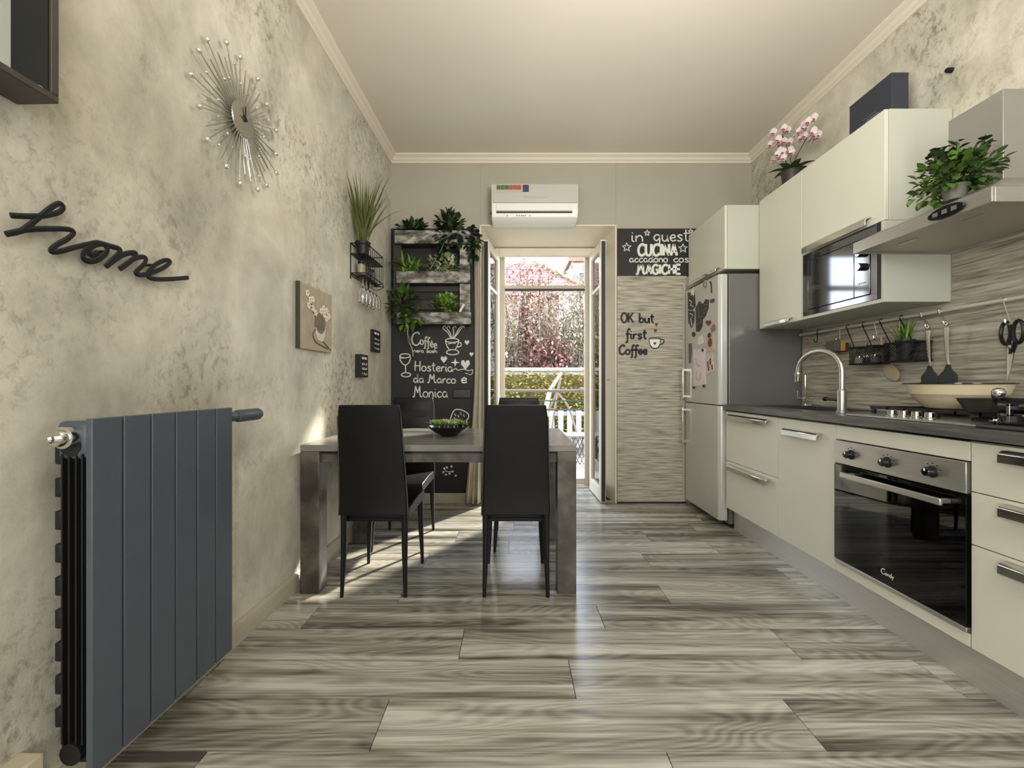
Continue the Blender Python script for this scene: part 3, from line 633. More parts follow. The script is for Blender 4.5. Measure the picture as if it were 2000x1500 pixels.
for x, y in ((390, 225), (600, 338), (1045, 560), (1490, 690)):
    p = HP(x, y); MB(ML).tube([(-.001, p[1], p[2]), (.024, p[1], p[2])], .004, 6).build('standoff', BLKMETAL, hs)

# starburst clock
u0, z0 = TL(480, 235, .045)
ck = wthing('wall_clock', 'silver starburst wall clock with crystal tipped rays on the left wall', 'clock', 0, u0, z0)
SILV = mat('satin_silver', (190, 186, 178), .34, metal=1); CRY = mat('crystal_bead', (226, 224, 218), .08, metal=.8, coat=1)
b = MB(ML); b.lathe([(0, .018), (.03, .020), (.066, .030), (.068, .034), (.066, .038), (0, .044)], (0, u0, z0), 32, 'x'); b.build('dial', SILV, ck)
b = MB(ML); b.tube([(.046, u0, z0-.008), (.046, u0-.001, z0+.052)], .0028, 6); b.tube([(.048, u0+.008, z0), (.048, u0-.02, z0+.006)], .0028, 6); b.lathe([(.007, .044), (.007, .05)], (0, u0, z0), 10, 'x'); b.build('hands', BLKMETAL, ck)
b = MB(ML); b.lathe([(.03, -.001), (.03, .024)], (0, u0, z0), 16, 'x'); b.build('hub', SILV, ck)
ray0 = None; bead0 = None
b = MB(); b.tube([(0, .05, 0), (0, 1, 0)], [.0022, .0018], 5); rm = b.build('ray', SILV, ck)
b = MB(); b.ball((0, 0, 0), 1, 8, 6); bm_ = b.build('crystal', CRY, ck)
N = 80
for i in range(N):
    a = 2*math.pi*i/N; tier = (.255 if i % 5 == 0 else .205 if i % 5 in (2,) else .185+.03*R.random() if i % 2 else .215+.02*R.random())
    if i % 10 in (1, 6): tier = .14
    Mx = Matrix.Translation((.022+.012*(i % 2), 0, 0)) @ Matrix.Rotation(a, 4, 'X') @ Matrix.Diagonal((1, tier, 1, 1))
    r_ = rm if i == 0 else child_copy(rm, Mx)
    r_.matrix_basis = Mx
    if i % 5 == 0 or i % 10 in (1, 6) or i % 15 == 7:
        s_ = .0105 if i % 5 == 0 else .006
        Mb = Matrix.Translation((.022+.012*(i % 2), 0, 0)) @ Matrix.Rotation(a, 4, 'X') @ Matrix.Translation((0, tier, 0)) @ Matrix.Diagonal((s_, s_*1.15, s_, 1))
        c_ = bm_ if i == 0 else child_copy(bm_, Mb)
        c_.matrix_basis = Mb
# the two prototypes were built in world coordinates of the clock's frame: restate them about the hub
for o in (rm, bm_):
    for v in o.data.vertices: v.co = mw(ck) @ v.co

# relief canvas
pc = wthing('wall_picture', 'square beige relief picture of a cup and flowers on the left wall', 'picture', 0, 2.38, 1.24)
MB(ML).box(-.001, .021, 2.205, 2.575, 1.235, 1.578).build('canvas', mat('beige_canvas', (168, 156, 134), .75, var=.10, vscale=14, bump=.3), pc, bev=.002)
MB(ML).box(-.001, .022, 2.2005, 2.2065, 1.234, 1.579).build('dark_edge', mat('dark_canvas_edge', (64, 60, 50), .7), pc)
def CP(u, z, n=.023): return (n, 2.205+.37*u, 1.235+.343*z)
b = MB(ML); b.lathe([(.0, .02), (.058, .021), (.060, .024), (.056, .027), (0, .027)], CP(.58, .44, 0), 20, 'x'); b.build('cup_rim', mat('brown_relief', (112, 98, 82), .7), pc)
b = MB(ML); pts = [CP(.44, .43), CP(.44, .28), CP(.52, .16), CP(.66, .16), CP(.74, .28), CP(.74, .43)]
b.add([(.021, p[1], p[2]) for p in pts]+[(.027, p[1], p[2]) for p in pts], [tuple(range(5, -1, -1)), tuple(range(6, 12))]+[(i, (i+1) % 6, 6+(i+1) % 6, 6+i) for i in range(6)])
b.build('cup_body', mat('pale_relief', (204, 196, 176), .7), pc, bev=.002)
b = MB(ML); b.tube(smooth_pts([CP(.44, .34), CP(.36, .24), CP(.44, .14), CP(.6, .10), CP(.84, .06)], 4), .004, 6); b.tube([CP(.66, .18), CP(.95, .04)], .003, 6); b.build('saucer_line', mat('brown_relief_line', (104, 90, 74), .7), pc)
for u, z in ((.2, .86), (.28, .78), (.24, .68), (.36, .66), (.36, .80), (.44, .6), (.62, .66), (.72, .62), (.80, .56), (.80, .70), (.70, .72), (.88, .62)):
    b = MB(ML)
    for k in range(5): a = k*1.257; b.ball((.024, CP(u, z)[1]+.012*math.cos(a), CP(u, z)[2]+.012*math.sin(a)), (.004, .008, .008), 7, 5)
    b.build('relief_flower', mat('cream_relief', (220, 212, 192), .7), pc)
b = MB(ML)
for pts in ([(.56, .46), (.42, .56), (.3, .68)], [(.58, .46), (.66, .56), (.74, .64)], [(.2, .9), (.26, .8), (.32, .7)]): b.tube(smooth_pts([CP(*p) for p in pts], 3), .003, 5)
b.build('relief_stem', mat('brown_stem', (104, 90, 74), .7), pc)

# two small black sign blocks
def block(label, u_a, u_b, z_a, z_b, t):
    o = wthing('sign_block', label, 'sign', 0, (u_a+u_b)/2, z_a, 'small black lettered blocks on the left wall')
    MB(ML).box(-.001, t, u_a, u_b, z_a, z_b).build('block', BLACK, o, bev=.003)
    hgt = z_b-z_a
    for k, (zz, hh, n) in enumerate(((.84, .10, 2), (.58, .12, 3), (.38, .12, 4), (.15, .12, 3))):
        for j in range(n):
            wd = (u_b-u_a)*.72/n; ua = u_a+(u_b-u_a)*.15+j*wd
            b = MB(ML); x0 = t+.0005
            if k == 0: b.box(t-.001, x0, ua, ua+wd*.8, z_a+hgt*(zz-hh/2), z_a+hgt*(zz+hh/2))
            else:
                zc = z_a+hgt*zz; q = [(x0, ua+wd*.4+wd*.3*math.cos(i*1.2+j+k), zc+hgt*hh*.45*math.sin(i*1.7+j*2)) for i in range(5)]
                b.tube(q, .0028, 5, sq=.4, up=(1, 0, 0))
            b.build('white_print', CHALKW, o)
block('small black lettered block on the left wall, lower and nearer of two', 2.985, 3.125, 1.097, 1.258, .042)
block('small black lettered block on the left wall, upper and nearer the corner', 3.285, 3.45, 1.300, 1.470, .024)

# wire rack with glasses and plant
wr = wthing('wall_rack', 'black wire wall rack holding a plant pot with glasses below', 'rack', 0, 3.05, 1.8)
ua, ub, n1 = 2.90, 3.24, .112
b = MB(ML)
for z in (2.00, 1.93, 1.80): b.tube([(.002, ua, z), (n1, ua, z), (n1, ub, z), (.002, ub, z)], .0035, 6); b.tube([(.004, ua, z), (.004, ub, z)], .0035, 6)
b.build('hoop', BLKMETAL, wr)
for u in [ua+(ub-ua)*i/9 for i in range(10)]:
    b = MB(ML); b.tube([(n1, u, 2.0), (n1, u, 1.80), (.004, u, 1.80)], .0025, 5); b.build('wire', BLKMETAL, wr)
for u in (ua, ub):
    b = MB(ML); b.tube([(.004, u, 2.0), (.004, u, 1.76)], .004, 6); b.tube(smooth_pts([(.004, u, 1.79), (.05, u, 1.755), (.11, u, 1.77), (.112, u, 1.80)], 4), .003, 6); b.build('scroll', BLKMETAL, wr)
MB(ML).box(.002, n1, ua, ub, 1.928, 1.932).build('wire_shelf', BLKMETAL, wr)
b = MB(ML)
for i in range(5):
    u = ua+.03+i*.07; b.tube([(.01, u-.012, 1.775), (.125, u-.012, 1.775)], .002, 5); b.tube([(.01, u+.012, 1.775), (.125, u+.012, 1.775)], .002, 5); b.tube([(.01, u-.012, 1.775), (.01, u-.012, 1.80)], .002, 5); b.tube([(.01, u+.012, 1.775), (.01, u+.012, 1.80)], .002, 5)
b.build('stem_rail', BLKMETAL, wr)
names = ('nearest of the five wine glasses hanging under the wire wall rack', 'second wine glass from the near end under the wire wall rack', 'middle wine glass of five hanging under the wire wall rack', 'fourth wine glass from the near end under the wire wall rack', 'farthest of the five wine glasses hanging under the wire wall rack')
for i in range(5):
    u = ua+.03+i*.07; q = ML @ Vector((.075, u, 1.62))
    g = thing('wine_glass', names[i], 'glass', tuple(q), 'stemmed glasses hanging under the wire rack')
    MB().lathe([(.030, 1.7775), (.030, 1.780), (.004, 1.777), (.004, 1.715), (.018, 1.70), (.031, 1.67), (.030, 1.63), (.026, 1.605), (.025, 1.605), (.029, 1.63), (.030, 1.67), (.017, 1.699), (.0, 1.712)], (q.x, q.y, 0), 18).build('glass_body', WINEGL, g)
q = ML @ Vector((.062, 2.965, 1.9325)); p = q
gp = thing('potted_grass', 'long bladed artificial grass in a black pot on the wire wall rack', 'plant', tuple(q))
pot(gp, tuple(q), .036, .050, .085, BLACK)
for i in range(58):
    a = R.uniform(0, 6.28); s_ = R.uniform(.1, .75)
    dv = Vector((max(-.03, math.cos(a)*s_*.7+.14), math.sin(a)*s_, 1)); st = q+Vector((R.uniform(-.025, .025), R.uniform(-.025, .025), .08))
    b = MB(); b.leaf(st, dv, R.uniform(.28, .50), .014, R.uniform(.2, 1.3), seg=5); b.build('blade', LEAFG if i % 4 else LEAF, gp)
for k, (u, h, c, lb) in enumerate(((2.955, .09, (150, 146, 120), 'squat pale jar on the lower tier of the wire wall rack, nearest'), (3.02, .10, (92, 52, 44), 'reddish brown jar on the lower tier of the wire wall rack'), (3.09, .075, (60, 60, 54), 'dark jar on the lower tier of the wire wall rack'), (3.16, .085, (120, 116, 100), 'grey jar on the lower tier of the wire wall rack, farthest'))):
    q = ML @ Vector((.055, u, 1.803)); t = thing('spice_jar', lb, 'jar', tuple(q), 'jars in the wire wall rack')
    MB().lathe([(.022, 0), (.026, .004), (.026, h*.7), (.02, h*.78)], tuple(q), 16).build('jar', mat('jar_glaze', c, .3), t)
    MB().lathe([(.022, h*.76), (.022, h*.98), (.018, h)], tuple(q), 16).build('lid', BLKMETAL, t)
# ---------------------------------------------------------------- table and chairs
TX0, TX1, TY0, TY1 = -1.060, .322, 2.150, 2.965
tb = thing('dining_table', 'grey concrete-look rectangular dining table beside the left wall', 'table', ((TX0+TX1)/2, (TY0+TY1)/2, 0))
MB().box(TX0, TX1, TY0, TY1, .712, .745).build('tabletop', TABTOP, tb, bev=.003)
for x in (TX0, TX1-.095):
    for y in (TY0, TY1-.095): MB().box(x, x+.095, y, y+.095, 0, .711).build('leg', TABLE, tb, bev=.003)
for y in (TY0+.03, TY1-.055): MB().box(TX0+.095, TX1-.095, y, y+.025, .652, .700).build('apron', TABLE, tb, bev=.002)
for x in (TX0+.03, TX1-.055): MB().box(x, x+.025, TY0+.095, TY1-.095, .652, .700).build('apron', TABLE, tb, bev=.002)
MB().box(TX0+.02, TX1-.02, TY0+.02, TY1-.02, .700, .712).build('underframe', BLKMETAL, tb)

def make_chair(label):
    # local frame: backrest at y = 0 leaning to -y, seat runs to +y
    ch = thing('dining_chair', label, 'chair', (0, 0, 0), 'dining chairs at the grey table')
    b = MB(); n = 10; secs = []
    for i in range(n+1):
        t = i/n; z = .405+.545*t; hw = .168-.020*t-(.006*(t-.9)/.1 if t > .9 else 0); yc = -.085*max(0, t-.12)**1.25; th = .019-.006*t
        secs.append([(-hw, yc-th, z), (-hw+.012, yc-th-.004, z), (hw-.012, yc-th-.004, z), (hw, yc-th, z), (hw, yc+th, z), (hw-.02, yc+th+.004, z), (-hw+.02, yc+th+.004, z), (-hw, yc+th, z)])
    for s_ in secs: b.v += s_
    for i in range(n):
        for k in range(8): k2 = (k+1) % 8; b.f.append((i*8+k, i*8+k2, (i+1)*8+k2, (i+1)*8+k))
    b.f.append(tuple(range(7, -1, -1))); b.f.append(tuple(n*8+k for k in range(8)))
    bk = b.build('backrest', LEATHER, ch, bev=.006, angle=50)
    for i in range(4):                                  # front padding in four rolls
        b = MB(); t0, t1 = .14+.215*i, .14+.215*(i+1)-.012; rows = []
        for j in range(7):
            t = t0+(t1-t0)*j/6; z = .405+.545*t; hw = .158-.020*t; yc = -.085*max(0, t-.12)**1.25+.019-.006*t; bl = .006*math.sin(math.pi*j/6)**.5
            rows.append([(-hw, yc, z), (-hw*.95, yc+bl, z), (0, yc+bl*1.15, z), (hw*.95, yc+bl, z), (hw, yc, z)])
        for r_ in rows: b.v += r_
        for j in range(6):
            for k in range(4): a = j*5+k; b.f.append((a, a+1, a+6, a+5))
        b.build('back_cushion', LEATHER, ch, angle=60)
    b = MB()
    for sgn in (-1, 1):
        b.tube([(sgn*(secs[i][3][0]+.001), (secs[i][3][1]+secs[i][4][1])/2-.012, secs[i][0][2]) for i in range(n)], .0032, 5)
    b.build('piping', mat('glossy_black_piping', (60, 60, 56), .2), bk)
    b = MB()
    prof = [(.020, .385), (.026, .378), (.40, .378), (.415, .386), (.415, .418), (.40, .430), (.2, .438), (.026, .430)]
    b.prism(prof, 'x', -.166, .166); b.build('seat', LEATHER, ch, bev=.012, angle=50)
    b = MB(); b.box(-.150, .150, .03, .40, .362, .378); b.build('seat_frame', LEGM, ch)
    for sx_ in (-1, 1):
        b = MB(); b.tube([(sx_*.150, .006, .405), (sx_*.151, .004, .2), (sx_*.157, -.006, 0)], [.0165, .014, .009], 10); b.build('leg', LEGM, ch)
        b = MB(); b.tube([(sx_*.146, .385, .379), (sx_*.150, .388, .2), (sx_*.158, .394, 0)], [.0165, .014, .009], 10); b.build('leg', LEGM, ch)
    return ch
c0 = make_chair('black leatherette high-back chair in front of the table, left, back to the camera')
c0.location = (-.682, 2.125, 0); MW[c0.name] = Matrix.Translation(c0.location)
dup(c0, (.020, 2.125, 0), 0, 'black leatherette high-back chair in front of the table, nearest its right end')
dup(c0, (-.722, 3.085, 0), math.pi, 'black high-back chair on the far side of the table before the chalkboard')
dup(c0, (.050, 3.085, 0), math.pi, 'black high-back chair on the far side of the table before the glazed door')

BC = (-.372, 2.53, .7455)
bw = thing('bowl', 'low black bowl of succulents on the grey table', 'bowl', BC)
MB().lathe([(.045, 0), (.05, .003), (.088, .030), (.120, .058), (.124, .058), (.122, .053), (.085, .024), (.0, .020)], BC, 32).build('bowl_body', BLKGLOSS, bw)
MB().lathe([(.0, .022), (.092, .036), (.0, .046)], BC, 20).build('soil', SOIL, bw)
SL = ('green rosette at the left tip of the black table bowl', 'bright green rosette at the front left of the black table bowl', 'cream edged rosette at the back left of the black table bowl', 'cream edged rosette in the middle of the black table bowl', 'pale green rosette at the front right of the black table bowl', 'pale green rosette at the back right of the black table bowl', 'bright green rosette at the right tip of the black table bowl', 'pale green rosette at the rear middle of the black table bowl', 'pale green rosette at the rear left of the black table bowl')
for k, (dx, dy, s_, m_) in enumerate(((-.085, -.01, .034, SUCC), (-.048, -.045, .03, LEAFB), (-.03, .03, .036, LEAFV), (.0, -.02, .036, LEAFV), (.04, -.05, .030, SUCC), (.05, .02, .036, SUCC), (.085, -.02, .030, LEAFB), (.02, .06, .032, SUCC), (-.065, .04, .03, SUCC))):
    s_ *= 1.35; q = (BC[0]+dx, BC[1]+dy, BC[2]+.064); t = thing('succulent', SL[k], 'plant', q, 'succulents in the black bowl')
    b = MB()
    for r_ in range(3):
        for i in range(8): a = i*.785+r_*.4; b.leaf(q, (math.cos(a), math.sin(a), .25+.65*r_), s_*(1.15-.2*r_), .017, -.5)
    b.build('rosette', m_, t); MB().tube([(q[0], q[1], q[2]-.026), q], .004, 5).build('stem', SUCC, t)

# ---------------------------------------------------------------- kitchen, right wall
XF, XB = 1.55, 2.113
def handle(parent, y0, y1, z, x=XF, h=.040):
    b = MB(); p = [(x, z), (x-.022, z-.003), (x-.034, z-.012), (x-.034, z-h), (x-.030, z-h), (x-.029, z-.018), (x-.018, z-.010), (x, z-.007)]
    b.prism(p, 'y', y0, y1); return b.build('handle', CHROME, parent, bev=.0012)
def carcass(t, y0, y1, z0, z1, xf, hollow=True):
    b = MB(); g = .018
    b.box(xf, XB, y0, y0+g, z0, z1); b.box(xf, XB, y1-g, y1, z0, z1); b.box(xf, XB, y0+g, y1-g, z0, z0+g); b.box(XB-.008, XB, y0+g, y1-g, z0+g, z1); b.box(xf, xf+.08, y0+g, y1-g, z1-g, z1)
    return b.build('carcass', CABSIDE, t)
# drawer unit next to the fridge
def front(t, name, y0, y1, z0, z1, x=XF): return MB().box(x, x+.019, y0+.0016, y1-.0016, z0+.0016, z1-.0016).build(name, CAB, t, bev=.0015)
t = thing('base_cabinet', 'ivory two-drawer base cabinet next to the silver fridge', 'cabinet', (1.83, 2.81, .155))
carcass(t, 2.508, 3.112, .157, .855, XF+.021)
f_ = front(t, 'drawer', 2.506, 3.114, .500, .855); handle(f_, 2.575, 3.05, .838)
f_ = front(t, 'drawer', 2.506, 3.114, .157, .500); handle(f_, 2.575, 3.05, .482)
t = thing('base_cabinet', 'ivory single-door base cabinet under the tap, left of the oven', 'cabinet', (1.83, 2.28, .155))
carcass(t, 2.062, 2.504, .157, .855, XF+.021)
f_ = front(t, 'door', 2.060, 2.506, .157, .855); handle(f_, 2.145, 2.425, .806)
t = thing('base_cabinet', 'ivory three-drawer base cabinet at the right edge beside the oven', 'cabinet', (1.83, 1.15, .155))
carcass(t, .857, 1.451, .157, .855, XF+.021)
for z0, z1 in ((.687, .855), (.509, .687), (.157, .509)): f_ = front(t, 'drawer', .855, 1.453, z0, z1); handle(f_, .97, 1.345, z1-.011)
t = thing('oven_housing', 'ivory cabinet housing framing the built-in oven', 'cabinet', (1.83, 1.76, .155))
b = MB(); b.box(XF+.021, XB, 1.457, 1.472, .157, .855); b.box(XF+.021, XB, 2.043, 2.058, .157, .855); b.box(XF+.021, XB, 1.472, 2.043, .157, .20); b.build('carcass', CABSIDE, t)
front(t, 'filler_strip', 1.455, 2.060, .787, .855); front(t, 'filler_strip', 1.455, 2.060, .157, .203)

ov = thing('oven', 'stainless and black glass built-in oven under the hob', 'oven', (1.8, 1.757, .205))
y0, y1 = 1.459, 2.056
MB().box(1.540, 1.57, y0, y1, .677, .784).build('control_panel', STEEL, ov, bev=.002)
for yk in (1.952, 1.764, 1.575):
    b = MB(); b.lathe([(.022, 1.541), (.022, 1.536), (.017, 1.532), (.016, 1.513), (.013, 1.510)], (0, yk, .729), 20, 'x'); kb = b.build('knob', BLKGLOSS, ov)
    MB().box(1.5075, 1.5115, yk-.002, yk+.002, .732, .742).build('pointer', CHALKW, kb)
    b = MB()
    for a in (20, 55, 90, 125, 160): b.box(1.5385, 1.5402, yk-.0025+.031*math.cos(math.radians(a)), yk+.0025+.031*math.cos(math.radians(a)), .729+.031*math.sin(math.radians(a))-.002, .729+.031*math.sin(math.radians(a))+.002)
    b.build('dial_marks', BLACK, ov)
b = MB(); b.box(1.541, 1.56, y0, 1.545, .226, .672); b.box(1.541, 1.56, 1.97, y1, .226, .672); b.box(1.541, 1.56, 1.545, 1.97, .226, .30); b.box(1.541, 1.56, 1.545, 1.97, .592, .672)
dr = b.build('door', BLKGLOSS, ov)
MB().box(1.5405, 1.5455, y0+.004, y1-.004, .228, .670).build('glass_panel', OVGLASS, dr, smooth=False)
MB().box(1.553, 1.556, 1.548, 1.967, .303, .589).build('inner_pane', INNERGL, dr, smooth=False)
b = MB(); b.box(1.490, 1.502, 1.498, 1.958, .626, .650); b.box(1.499, 1.541, 1.508, 1.524, .630, .647); b.box(1.499, 1.541, 1.93, 1.946, .630, .647); b.build('door_handle', STEEL, dr, bev=.003)
b = MB(); LP = lambda x, y: (1.5398, 1.795-x, .262+y)
text(b, 'C', lambda x, y: LP(x, -y), 0, 0, .02, .022, .0014, nrm=(1, 0, 0)); text(b, 'andy', lambda x, y: LP(x, -y), .019, 0, .042, .018, .0011, nrm=(1, 0, 0)); b.build('door_logo', CHALKW, dr)
MB().box(1.541, 1.57, y0, y1, .205, .222).build('bottom_trim', STEEL, ov, bev=.002)
ENAM = mat('grey_enamel_cavity', (150, 156, 156), .4)
b = MB(); b.box(1.562, 2.02, 1.474, 1.50, .215, .67); b.box(1.562, 2.02, 2.015, 2.041, .215, .67); b.box(1.562, 2.02, 1.50, 2.015, .215, .25); b.box(1.562, 2.02, 1.50, 2.015, .64, .67); b.box(2.0, 2.02, 1.50, 2.015, .25, .64); b.build('cavity', ENAM, ov)
for z in (.385, .475):
    b = MB(); b.tube([(1.585, 1.501, z), (1.585, 2.014, z)], .005, 6); b.tube([(1.97, 1.501, z), (1.97, 2.014, z)], .004, 6)
    for k in range(12): b.tube([(1.585, 1.53+.042*k, z), (1.97, 1.53+.042*k, z)], .002, 4)
    b.build('wire_rack', CHROME, ov)

MB().box(1.607, 1.622, .85, 3.112, .0, .150).build('x', ALU)
pl_ = bpy.data.objects['x']; pl_.name = 'plinth'; tag(pl_, 'long brushed aluminium plinth along the floor under the base cabinets', 'plinth')

# worktop with a sink cut-out
wt = thing('worktop', 'dark grey kitchen worktop on the ivory base cabinets', 'worktop', (1.82, 2.0, .865))
b = MB(); zt, zb = .902, .8655
b.box(1.530, 1.66, .83, 3.112, zb, zt); b.box(2.0, 2.104, .83, 3.112, zb, zt); b.box(1.66, 2.0, .83, 2.33, zb, zt); b.box(1.66, 2.0, 2.93, 3.112, zb, zt); b.build('slab', TOP, wt, smooth=False)
sk_ = thing('sink', 'dark inset sink basin in the worktop behind the tap', 'sink', (1.83, 2.63, .75)); DS = mat('dark_sink', (70, 70, 68), .35, metal=.3)
b = MB(); b.box(1.662, 1.674, 2.332, 2.928, .76, .904); b.box(1.986, 1.998, 2.332, 2.928, .76, .904); b.box(1.674, 1.986, 2.332, 2.344, .76, .904); b.box(1.674, 1.986, 2.916, 2.928, .76, .904); b.box(1.674, 1.986, 2.344, 2.916, .76, .77); b.build('basin', DS, sk_)
MB().lathe([(.03, 0), (.03, .004), (.02, .004)], (1.83, 2.63, .77), 16).build('drain', CHROME, sk_)

# tap
fb = (1.735, 2.262, .902)
tp = thing('tap', 'tall brushed steel swan-neck tap on the worktop', 'tap', fb)
b = MB(); b.lathe([(.026, 0), (.026, .006), (.021, .010), (.021, .115), (.017, .120)], fb, 20); b.build('base', STEEL, tp)
arc = [(fb[0], fb[1], fb[2]+.11), (fb[0], fb[1], fb[2]+.22)]
ex, ey = -.035, .295; r_ = math.hypot(ex, ey)/2
for i in range(1, 13): a = math.pi*i/12; arc.append((fb[0]+ex*.5*(1-math.cos(a)), fb[1]+ey*.5*(1-math.cos(a)), fb[2]+.22+.115*math.sin(a)))
e = (fb[0]+ex, fb[1]+ey)
b = MB(); b.tube(arc, .0125, 12); b.build('neck', STEEL, tp)
b = MB(); b.lathe([(.0125, .222), (.018, .215), (.018, .20), (.0165, .195), (.0165, .165), (.014, .16)], (e[0], e[1], fb[2]), 16); b.build('spray_head', CHROME, tp)
b = MB(); b.tube([(fb[0], fb[1]+.018, fb[2]+.062), (fb[0]-.004, fb[1]+.115, fb[2]+.066)], .008, 10); b.ball((fb[0]-.004, fb[1]+.115, fb[2]+.066), (.012, .02, .012)); b.build('lever', BLKMETAL, tp)
ms = thing('utensil_stand', 'slim chrome rod stand with a cross bar and upturned ends by the sink', 'stand', (2.045, 3.0, .902))
q = (2.045, 3.0, .902)
b = MB(); b.lathe([(.045, 0), (.045, .006), (.008, .009)], q, 20); b.build('foot', CHROME, ms)
b = MB(); b.tube([(q[0], q[1], q[2]+.005), (q[0], q[1], q[2]+.21)], .006, 8); b.build('rod', CHROME, ms)
b = MB(); b.tube([(q[0]-.055, q[1]+.0, q[2]+.10), (q[0]-.055, q[1], q[2]+.05), (q[0]+.052, q[1], q[2]+.05), (q[0]+.052, q[1], q[2]+.10)], .005, 8); b.build('cross_bar', CHROME, ms)

# hob
hb = thing('hob', 'stainless steel gas hob set in the worktop above the oven', 'hob', (1.82, 1.745, .902))
MB().box(1.575, 2.065, 1.462, 2.032, .9022, .911).build('plate', STEEL, hb, bev=.003)
MB().box(1.60, 2.045, 1.50, 2.0, .9105, .912).build('inner_plate', STEELH, hb)
for yk in (1.848, 1.792, 1.736, 1.680):
    b = MB(); b.lathe([(.020, .912), (.020, .917), (.016, .920), (.0155, .938), (.012, .940)], (1.632, yk, 0), 18); kb = b.build('knob', CHROME, hb)
for (bx, by) in ((1.78, 1.90), (1.78, 1.60), (1.95, 1.90), (1.95, 1.60)):
    b = MB(); b.lathe([(.05, .912), (.048, .922), (.030, .924), (.030, .930), (0, .931)], (bx, by, 0), 20); b.build('burner', BLKMETAL, hb)
IRON = mat('cast_iron', (18, 18, 18), .55)
for gy in (1.90, 1.60):
    b = MB()
    for x in (1.70, 1.865, 2.03): b.box(x-.006, x+.006, gy-.13, gy+.13, .934, .946)
    for y in (gy-.13, gy-.044, gy+.044, gy+.13): b.box(1.694, 2.036, y-.006, y+.006, .934, .946)
    for x in (1.70, 2.03):
        for y in (gy-.12, gy+.12): b.box(x-.007, x+.007, y-.007, y+.007, .912, .936)
    b.build('pan_grate', IRON, hb, bev=.0015)

# pans
wc = (1.885, 1.822, .947)
wk = thing('wok', 'large cream wok with a black rim on the hob', 'pan', wc); CRM = mat('cream_enamel', (216, 203, 170), .4, var=.05, vscale=5)
MB().lathe([(.0, 0), (.095, 0), (.105, .004), (.135, .04), (.148, .058), (.151, .060), (.163, .095), (.166, .104), (.160, .104), (.13, .045), (.09, .010), (0, .008)], wc, 40).build('wok_body', CRM, wk)
MB().lathe([(.164, .100), (.174, .104), (.174, .108), (.158, .108), (.156, .10)], wc, 40).build('rim', BLKGLOSS, wk)
MB().lathe([(.158, .099), (.128, .046), (.088, .012), (0, .010)], wc, 32).build('lining', BLACK, wk)
b = MB(); b.ball((wc[0]-.05, wc[1]+.14, wc[2]+.062), (.012, .010, .012)); b.build('rivet', BLKGLOSS, wk)
fc = (1.745, 1.545, .947)
fp = thing('frying_pan', 'black frying pan with a steel capped handle at the near end of the hob', 'pan', fc)
MB().lathe([(0, 0), (.075, 0), (.082, .004), (.105, .048), (.109, .050), (.106, .051), (.10, .048), (.078, .006), (0, .005)], fc, 36).build('pan_body', mat('dark_nonstick', (44, 44, 40), .38), fp)
b = MB(); b.tube([(fc[0]-.078, fc[1]-.07, fc[2]+.046), (fc[0]-.13, fc[1]-.115, fc[2]+.064), (fc[0]-.20, fc[1]-.18, fc[2]+.075)], [.011, .015, .017], 12); b.build('handle', BLACK, fp)
b = MB(); b.ball((fc[0]-.202, fc[1]-.182, fc[2]+.0755), (.018, .015, .015), 12, 8); b.build('handle_cap', CHROME, fp)
# contact grill at the frame edge
gr = thing('contact_grill', 'black contact grill with steel hinge brackets on the worktop near the hob', 'grill', (1.75, 1.20, .902))
MB().box(1.565, 1.96, 1.06, 1.455, .9025, .915).build('tray', mat('dark_tray', (58, 58, 56), .35), gr, bev=.004)
MB().box(1.62, 1.94, 1.08, 1.44, .915, .955).build('lower_plate', BLACK, gr, bev=.006)
MB().box(1.62, 1.94, 1.08, 1.44, .962, 1.002).build('upper_plate', BLACK, gr, bev=.006)
MB().box(1.625, 1.935, 1.085, 1.435, 1.002, 1.008).build('lid_trim', STEEL, gr, bev=.002)
for y in (1.395, 1.335):
    b = MB(); b.box(1.608, 1.621, y-.005, y+.005, .925, .985); b.box(1.608, 1.621, y-.005, y+.03, .978, .986); b.box(1.608, 1.621, y-.005, y+.022, .945, .952); b.build('hinge_bracket', CHROME, gr, bev=.001)
b = MB()
for i in range(7): b.box(1.600+.006*(i % 3), 1.616, 1.418+.004*i, 1.421+.004*i, .915+.006*(i % 4), .925+.008*(i % 3))
b.build('vent_slots', CHROME, gr)

# splashback, rail and what hangs there
spb = thing('splashback', 'strip-stone laminate splashback behind the worktop on the right wall', 'splashback', (2.11, 2.0, .9))
b = MB(); b.box(2.106, 2.1165, .83, 3.112, .866, 1.445); b.box(2.106, 2.1165, .83, 2.06, 1.4455, 1.72); b.build('panel', STONE, spb, smooth=False)
MB().box(2.096, 2.106, .83, 3.112, .9025, .912).build('seal_strip', STEEL, spb)
XR, ZR = 2.068, 1.402
rl = thing('hanging_rail', 'steel utensil rail along the splashback under the wall cabinets', 'rail', (XR, 2.2, ZR))
MB().tube([(XR, .84, ZR), (XR, 3.09, ZR)], .0095, 10).build('rail_bar', mat('satin_rail_steel', (214, 210, 198), .3, metal=.45), rl)
for y in (3.06, 2.40, 1.9, 1.2): MB().tube([(XR, y, ZR), (2.1055, y, ZR)], .006, 8).build('bracket', BLKMETAL, rl)
for y in (.838, 3.092): MB().ball((XR, y, ZR), .010).build('end_cap', BLKMETAL, rl)
